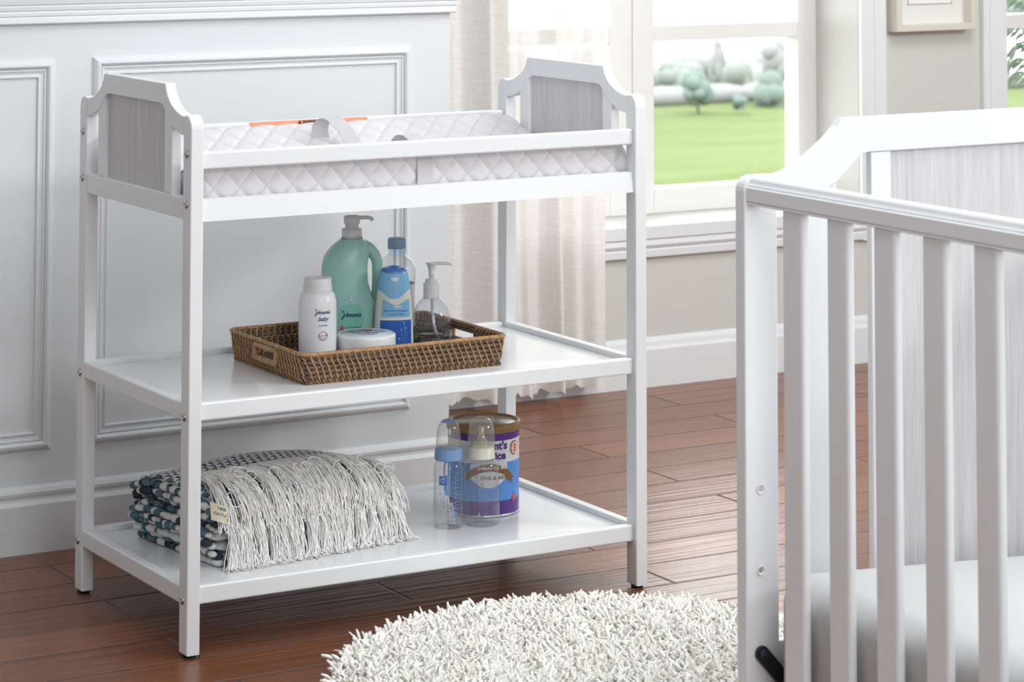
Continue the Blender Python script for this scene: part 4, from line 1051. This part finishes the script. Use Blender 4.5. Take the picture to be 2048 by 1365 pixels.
# ================================================================== CURTAIN
def make_curtain():
    m = MB(); xs = np.linspace(1.36, 1.845, 220); zs = np.concatenate([np.linspace(.030, .06, 4), np.linspace(.09, 2.35, 46)]); V = []
    q = np.random.default_rng(8); ph = [(58, .3, .024), (91, 1.7, .013), (36, 2.2, .012), (163, .9, .004)]
    for z in zs:
        row = []; g_ = 1 + .35 * max(0, .5 - z); sp = 1.0 + .018 * (1 - z / 2.3)
        for x in xs:
            u = (x - 1.36) / .485; lean = .010 * math.sin(3 * u + 1) * (z - .5)
            y = 1.598; xx = 1.36 + (x - 1.36) * sp + .006 * math.sin(z * 2.2 + x * 9)
            for f_, p_, a_ in ph: y += a_ * g_ * math.sin(f_ * (x + lean) + p_ + .5 * math.sin(z * 1.1 + f_))
            zz_ = z if z > .06 else z + .006 * math.sin(x * 61 + .3) + .004 * math.sin(x * 240)
            row.append((xx, y, zz_))
        V.append(row)
    m.grid(np.array(V), 0, True)
    o = m.build('curtain', 'curtain'); tag(o, 'floor-length sheer beige linen curtain hanging left of the window', 'curtain'); return o
make_curtain()

# ================================================================== PICTURE
fx0, fx1, fz0, fz1, fy = 2.8213, 3.104, .8950, 1.45, 1.632
pf_ = thing('picture_frame', 'cream box picture frame with white mat hanging on the wall between the windows', 'picture', ((fx0 + fx1) / 2, 1.676, fz0))
m = MB(); fw = .019
prs = [(0, 1.6795), (0, fy + .002), (.002, fy), (fw - .002, fy), (fw, fy + .002), (fw, fy + .038), (fw, 1.6795)]
V = [[(fx0 + t_, y_, fz0 + t_), (fx1 - t_, y_, fz0 + t_), (fx1 - t_, y_, fz1 - t_), (fx0 + t_, y_, fz1 - t_)] for t_, y_ in prs]
m.grid(np.array(V), wrap=True, smooth=False); m.build('frame', 'frame', pf_)
m = MB(); m.box(fx0 + fw - .001, fx1 - fw + .001, fy + .034, fy + .038, fz0 + fw - .001, fz1 - fw + .001, 0); m.build('mat_board', 'paper', pf_)
m = MB(); m.box(fx0 + fw + .045, fx1 - fw - .045, fy + .0328, fy + .0340, fz0 + .0735, fz1 - .09, 0); pp_ = m.build('print', 'photo', pf_)
m = MB(); z_ = fz0 + .0735
for a in ((fx0 + fw + .0445, fx1 - fw - .0445, z_ - .0008, z_ + .0004), (fx0 + fw + .0445, fx1 - fw - .0445, fz1 - .0904, fz1 - .0892)): m.box(a[0], a[1], fy + .0325, fy + .0335, a[2], a[3], 0)
for a in (fx0 + fw + .0445, fx1 - fw - .0457): m.box(a, a + .0012, fy + .0325, fy + .0335, z_, fz1 - .09, 0)
m.build('print_border', 'ink', pp_)

# ================================================================== CRIB
CX, CY, CW, CL = .449, -1.0, .88, 1.36
cb = thing('crib', 'white baby crib with slatted side and pale grey headboard panel in the foreground', 'crib', (CX + CW / 2, CY - CL / 2, 0))
PW, PT = .0597, .0236
def crib_end(yf, front):
    """one end: posts, crest, stiles, panel; yf = face towards the camera"""
    y0, y1 = yf, yf + PT
    for sd in (0, 1):
        fx = (lambda a: CX + a) if sd == 0 else (lambda a: CX + CW - a)
        out = [(PW, 0), (PW, .8795), (.049, .8800), (.024, .8805)] + [(.022 - .022 * math.sin(R(a)), .8585 + .022 * math.cos(R(a))) for a in np.linspace(0, 90, 7)] + [(0, 0)]
        m = MB(); m.prism([(fx(a), b_) for a, b_ in out], 'xz', y0, y1, .0022); po = m.build('post', 'paint', cb)
        if front and sd == 0:
            for z in (.4232, .3060):
                h_ = MB(); h_.lathe([(.0052, -.0004), (.0074, .0002), (.0076, .0010), (.0068, .0014), (.0056, .0008), (.0046, .0002), (.0040, 0), (.0034, -.001)], (CX + .0270, y0 - .0002, z), 24, 0, axis='-y', cap=False)
                h_.lathe([(0, .0001), (.0036, .0001)], (CX + .0262, y0 - .0004, z + .0004), 24, 1, axis='-y', cap=False); h_.build('bolt_socket', ['paint', 'steel'], po)
            br = MB(); a = Vector((CX + .0255, 0, .1875)); d = Vector((.0315, 0, -.0350)).normalized(); n_ = Vector((-d.z, 0, d.x)); L_ = .14; r_ = .0112; pts = []
            for k in np.linspace(90, 270, 12): pts.append(a + d * (r_ * math.cos(R(k))) + n_ * (r_ * math.sin(R(k))))
            b2 = a + d * L_
            for k in np.linspace(-90, 90, 12): pts.append(b2 + d * (r_ * math.cos(R(k))) + n_ * (r_ * math.sin(R(k))))
            br.prism([(p.x, p.z) for p in pts], 'xz', y0 - .0060, y0 - .0010, .0006); bo = br.build('support_bracket', 'black', po); bo['label'] = 'black metal support bracket'
            bb_ = MB(); bb_.lathe([(.0062, 0), (.0060, .002), (.0040, .0036), (0, .0042)], (a.x, y0 - .0058, a.z), 20, 0, axis='-y'); bb_.build('bolt', 'tuft1', bo)
    up = [(PW, .8795), (.078, .8838), (.1021, .8935), (.1294, .9108), (.1567, .9300), (.1747, .9462), (.1824, .9577)]
    lo = [(PW, .8450), (.100, .8450), (.130, .8465), (.1560, .8547), (.1730, .8641), (.1920, .8785), (.2080, .8935), (.2204, .9022), (.2341, .9044)]
    o1 = [(CX + a, b_) for a, b_ in up]; o2 = [(CX + CW - a, b_) for a, b_ in up[::-1]]; l2 = [(CX + CW - a, b_) for a, b_ in lo]; l1 = [(CX + a, b_) for a, b_ in lo[::-1]]
    m = MB(); m.prism(o1 + o2 + l2 + l1, 'xz', y0 + .0008, y0 + .0188, .0018); m.build('crest_rail', 'paint', cb)
    for a, b_, zt in ((.1130, .1735, .864), (.2385, .2765, .904)):
        for fx0_, fx1_ in ((CX + a, CX + b_), (CX + CW - b_, CX + CW - a)):
            m = MB(); m.box(fx0_, fx1_, y0 + .003, y0 + .0165, .16, zt, .002); m.build('stile', 'paint', cb)
    m = MB(); m.box(CX + .2755, CX + CW - .2755, y0 + .008, y0 + .012, .16, .9065, 0); m.build('end_panel', 'oak', cb)
    m = MB(); m.box(CX + PW, CX + CW - PW, y0 + .002, y0 + .018, .14, .20, .002); m.build('bottom_rail', 'paint', cb)
crib_end(CY, True); crib_end(CY - CL, False)
for sd in (0, 1):
    sg = 1 if sd == 0 else -1; xb = CX + .0035 if sd == 0 else CX + CW - .0035; ya, yb = CY - CL + PT + .0005, CY - .0006
    pr_ = [(0, .8450), (.0025, .8425), (.0005, .8405), (.004, .8385), (.024, .8385), (.027, .8415), (.027, .876), (.024, .8788), (.0125, .8788), (.010, .8778), (.0080, .8755), (.0062, .8705), (.0035, .8672), (.0040, .8652), (.0008, .8645), (0, .8635)]
    m = MB(); m.prism([(xb + sg * a, b_) for a, b_ in pr_], 'xz', ya, yb, 0); m.build('top_rail', 'paint', cb)
    m = MB(); m.box(min(xb + sg * .004, xb + sg * .022), max(xb + sg * .004, xb + sg * .022), ya, yb, .055, .095, .003); m.build('bottom_rail', 'paint', cb)
    ys = [CY - .0816 - .1066 * k for k in range(12)]
    for yk in ys:
        m = MB(); xa, xc = sorted((xb + sg * .005, xb + sg * .0195))
        m.box(xa, xc, yk - .0490, yk, .09, .842, .0055, seg=3); m.build('slat', 'paint', cb)
# mattress
m = MB(); nu, nv, nn = 36, 40, 20
x0, x1, y0, y1, zb, zt = CX + .034, CX + CW - .030, CY - CL + .05, CY - .012, .125, .305
def sup(t_, e=5.0):
    c_, s_ = math.cos(t_), math.sin(t_); return np.sign(c_) * abs(c_) ** (2 / e), np.sign(s_) * abs(s_) ** (2 / e)
V = []; r_ = .042
rows = [(zb, .02), (zb + .004, .006), (zb + .02, 0)] + [(zt - r_ + r_ * math.sin(R(a)), r_ - r_ * math.cos(R(a))) for a in np.linspace(0, 90, 9)]
for z, ins in rows:
    ring = []
    for (cx_, cy_, s0) in ((x1 - .05, y0 + .05, -90), (x1 - .05, y1 - .05, 0), (x0 + .05, y1 - .05, 90), (x0 + .05, y0 + .05, 180)):
        for a in np.linspace(s0, s0 + 90, 8): ring.append((cx_ + (.05 - ins * .99) * math.cos(R(a)), cy_ + (.05 - ins * .99) * math.sin(R(a)), z - .060 * max(0, (cx_ + .05 * math.cos(R(a)) - x0 - .05)) * (1 if z > zb + .03 else 0)))
    V.append(ring)
m.grid(np.array(V), 0, True, wrap=True); m.add(V[-1], [tuple(range(32))], 0, True); m.add(V[0], [tuple(range(32))[::-1]])
mo = m.build('crib_mattress', 'mattress'); tag(mo, 'pale grey fitted-sheet mattress lying inside the white crib', 'mattress')
sp_ = MB(); sp_.box(CX + .09, CX + CW - .09, CY - CL + .08, CY - .09, .113, .1235, .002); sp_.build('mattress_support', 'paint', cb)

# ================================================================== RUG
def make_rug():
    cx, cy, r = .532, -.506, .457; n = 14500; q = np.random.default_rng(4)
    rr = r * np.sqrt(q.uniform(0, 1, n)); an = q.uniform(0, 2 * np.pi, n); bx, by = cx + rr * np.cos(an), cy + rr * np.sin(an)
    by = np.where(by < -.935, -.935, by)
    lean = q.normal(0, .75, (n, 2)) + .45 * np.stack([np.cos(an), np.sin(an)], 1) * (rr / r)[:, None] ** 2 + np.stack([.35 * np.sin(bx * 9 + by * 4), .35 * np.cos(by * 8 - bx * 5)], 1)
    ln = q.uniform(.026, .044, n); ns, sd = 6, 5; t_ = np.linspace(0, 1, ns); rad = q.uniform(.0021, .0035, n)
    ang = np.linspace(0, 2 * np.pi, sd, endpoint=False); curl = q.normal(0, .8, (n, 2))
    L2 = np.linalg.norm(lean, axis=1); k = np.clip(L2, 0, 1.9); dirx = lean / np.maximum(L2, 1e-6)[:, None]
    ctr = np.zeros((n, ns, 3)); th = k[:, None] * t_[None] ** 1.0
    dl = ln[:, None] / (ns - 1)
    h = np.cumsum(np.concatenate([np.zeros((n, 1)), np.sin(th[:, :-1]) * dl], 1), 1); v = np.cumsum(np.concatenate([np.zeros((n, 1)), np.cos(th[:, :-1]) * dl], 1), 1)
    ctr[:, :, 0] = bx[:, None] + dirx[:, :1] * h + curl[:, :1] * ln[:, None] * .25 * t_ ** 2; ctr[:, :, 1] = by[:, None] + dirx[:, 1:] * h + curl[:, 1:] * ln[:, None] * .25 * t_ ** 2; ctr[:, :, 2] = .008 + v * .85 + .0015
    pr_ = np.array([.75, .9, 1, 1.1, 1.15, .7])
    ux = np.stack([-dirx[:, 1], dirx[:, 0], np.zeros(n)], 1); tn = np.gradient(ctr, axis=1); tn /= np.linalg.norm(tn, axis=2)[:, :, None]
    w_ = np.cross(tn, ux[:, None, :]); V = ctr[:, :, None, :] + (rad[:, None] * pr_)[:, :, None, None] * (np.cos(ang)[None, None, :, None] * ux[:, None, None, :] + np.sin(ang)[None, None, :, None] * w_[:, :, None, :])
    V[..., 2] = np.maximum(V[..., 2], .001)
    i, j = np.meshgrid(np.arange(ns - 1), np.arange(sd), indexing='ij'); j2 = (j + 1) % sd
    f = np.stack([i * sd + j, i * sd + j2, (i + 1) * sd + j2, (i + 1) * sd + j], 2).reshape(-1, 4); cap = np.array([[(ns - 1) * sd + a for a in range(4)]]); f = np.vstack([f, cap])
    F = (np.arange(n)[:, None, None] * (ns * sd) + f[None]).reshape(-1, 4)
    me = bpy.data.meshes.new('pile'); nv = n * ns * sd; me.vertices.add(nv); root = thing('shag_rug', 'round cream shag rug on the wooden floor in front of the changing table', 'rug', (cx, cy, 0))
    me.vertices.foreach_set('co', (V.reshape(-1, 3) - np.array([cx, cy, 0])).ravel()); me.loops.add(len(F) * 4); me.loops.foreach_set('vertex_index', F.ravel().astype(np.int32))
    me.polygons.add(len(F)); me.polygons.foreach_set('loop_start', np.arange(len(F), dtype=np.int32) * 4)
    me.materials.append(M['shag1']); me.materials.append(M['shag2']); mi = np.repeat((q.uniform(0, 1, n) > .4).astype(np.int32), len(f)); me.polygons.foreach_set('material_index', mi); me.polygons.foreach_set('use_smooth', np.ones(len(F), dtype=bool)); me.update(calc_edges=True); me.validate()
    o = bpy.data.objects.new('pile', me); COL.objects.link(o); o.parent = root; o['kind'] = 'stuff'
    b = MB(); b.lathe([(0, 0), (r, 0), (r + .002, .003), (r, .008), (0, .010)], (cx, cy, 0), 64); b.build('backing', 'rugback', root)
make_rug()

# ================================================================== LIGHT AND CAMERA
wd = bpy.data.worlds.new('daylight'); SC.world = wd; wd.use_nodes = True; nt = wd.node_tree; nt.nodes.clear()
bg = nt.nodes.new('ShaderNodeBackground'); bg.inputs[0].default_value = (.96, .985, 1.0, 1); bg.inputs[1].default_value = 5.5
ow = nt.nodes.new('ShaderNodeOutputWorld'); nt.links.new(bg.outputs[0], ow.inputs[0])
def area(name, loc, target, size, power, col=(1, 1, 1)):
    l = bpy.data.lights.new(name, 'AREA'); l.shape = 'SQUARE'; l.size = size; l.energy = power; l.color = col
    o = bpy.data.objects.new(name, l); COL.objects.link(o); o.location = loc; o.rotation_euler = (Vector(target) - Vector(loc)).to_track_quat('-Z', 'Y').to_euler(); return o
area('key_softbox', (4.1, -3.5, 2.62), (.5, .2, .5), 1.05, 130, (.985, .995, 1))
area('overhead_fill', (.9, -1.4, 2.66), (.9, -1.4, 0), 2.4, 54, (.95, .98, 1))  # unseen fill lamp, added to brighten upward-facing surfaces
area('front_softbox', (-.6, -5.0, 1.9), (.5, .3, .6), 1.8, 52, (.95, .98, 1))
area('window_wall_fill', (2.3, .2, 2.62), (1.9, 1.6, .6), 1.0, 24, (.97, .985, 1))  # unseen fill lamp, added to lift the window wall and curtain

cd = bpy.data.cameras.new('camera'); cam = bpy.data.objects.new('camera', cd); COL.objects.link(cam); SC.camera = cam
cam.location = CAM; cam.rotation_mode = 'XYZ'; cam.rotation_euler = (R(94.0425), R(-.0524), R(-30.3228))
cd.sensor_fit = 'HORIZONTAL'; cd.sensor_width = 36; cd.lens = FPX / 2048 * 36
cd.shift_x = 0; cd.shift_y = (-631.0936 - 682.5) / 2048
cd.clip_start = .05; cd.clip_end = 600
cd.dof.use_dof = True; cd.dof.focus_distance = 5.0; cd.dof.aperture_fstop = 10
SC.view_settings.view_transform = 'Standard'; SC.view_settings.look = 'None'; SC.view_settings.exposure = .18; SC.view_settings.gamma = 1; SC.view_settings.use_curve_mapping = False
SC.cycles.use_denoising = True
SC.cycles.use_adaptive_sampling = True; SC.cycles.adaptive_threshold = .025; SC.cycles.max_bounces = 8; SC.cycles.transparent_max_bounces = 24; SC.cycles.caustics_reflective = False; SC.cycles.caustics_refractive = False
SC.cycles.sample_clamp_indirect = 6
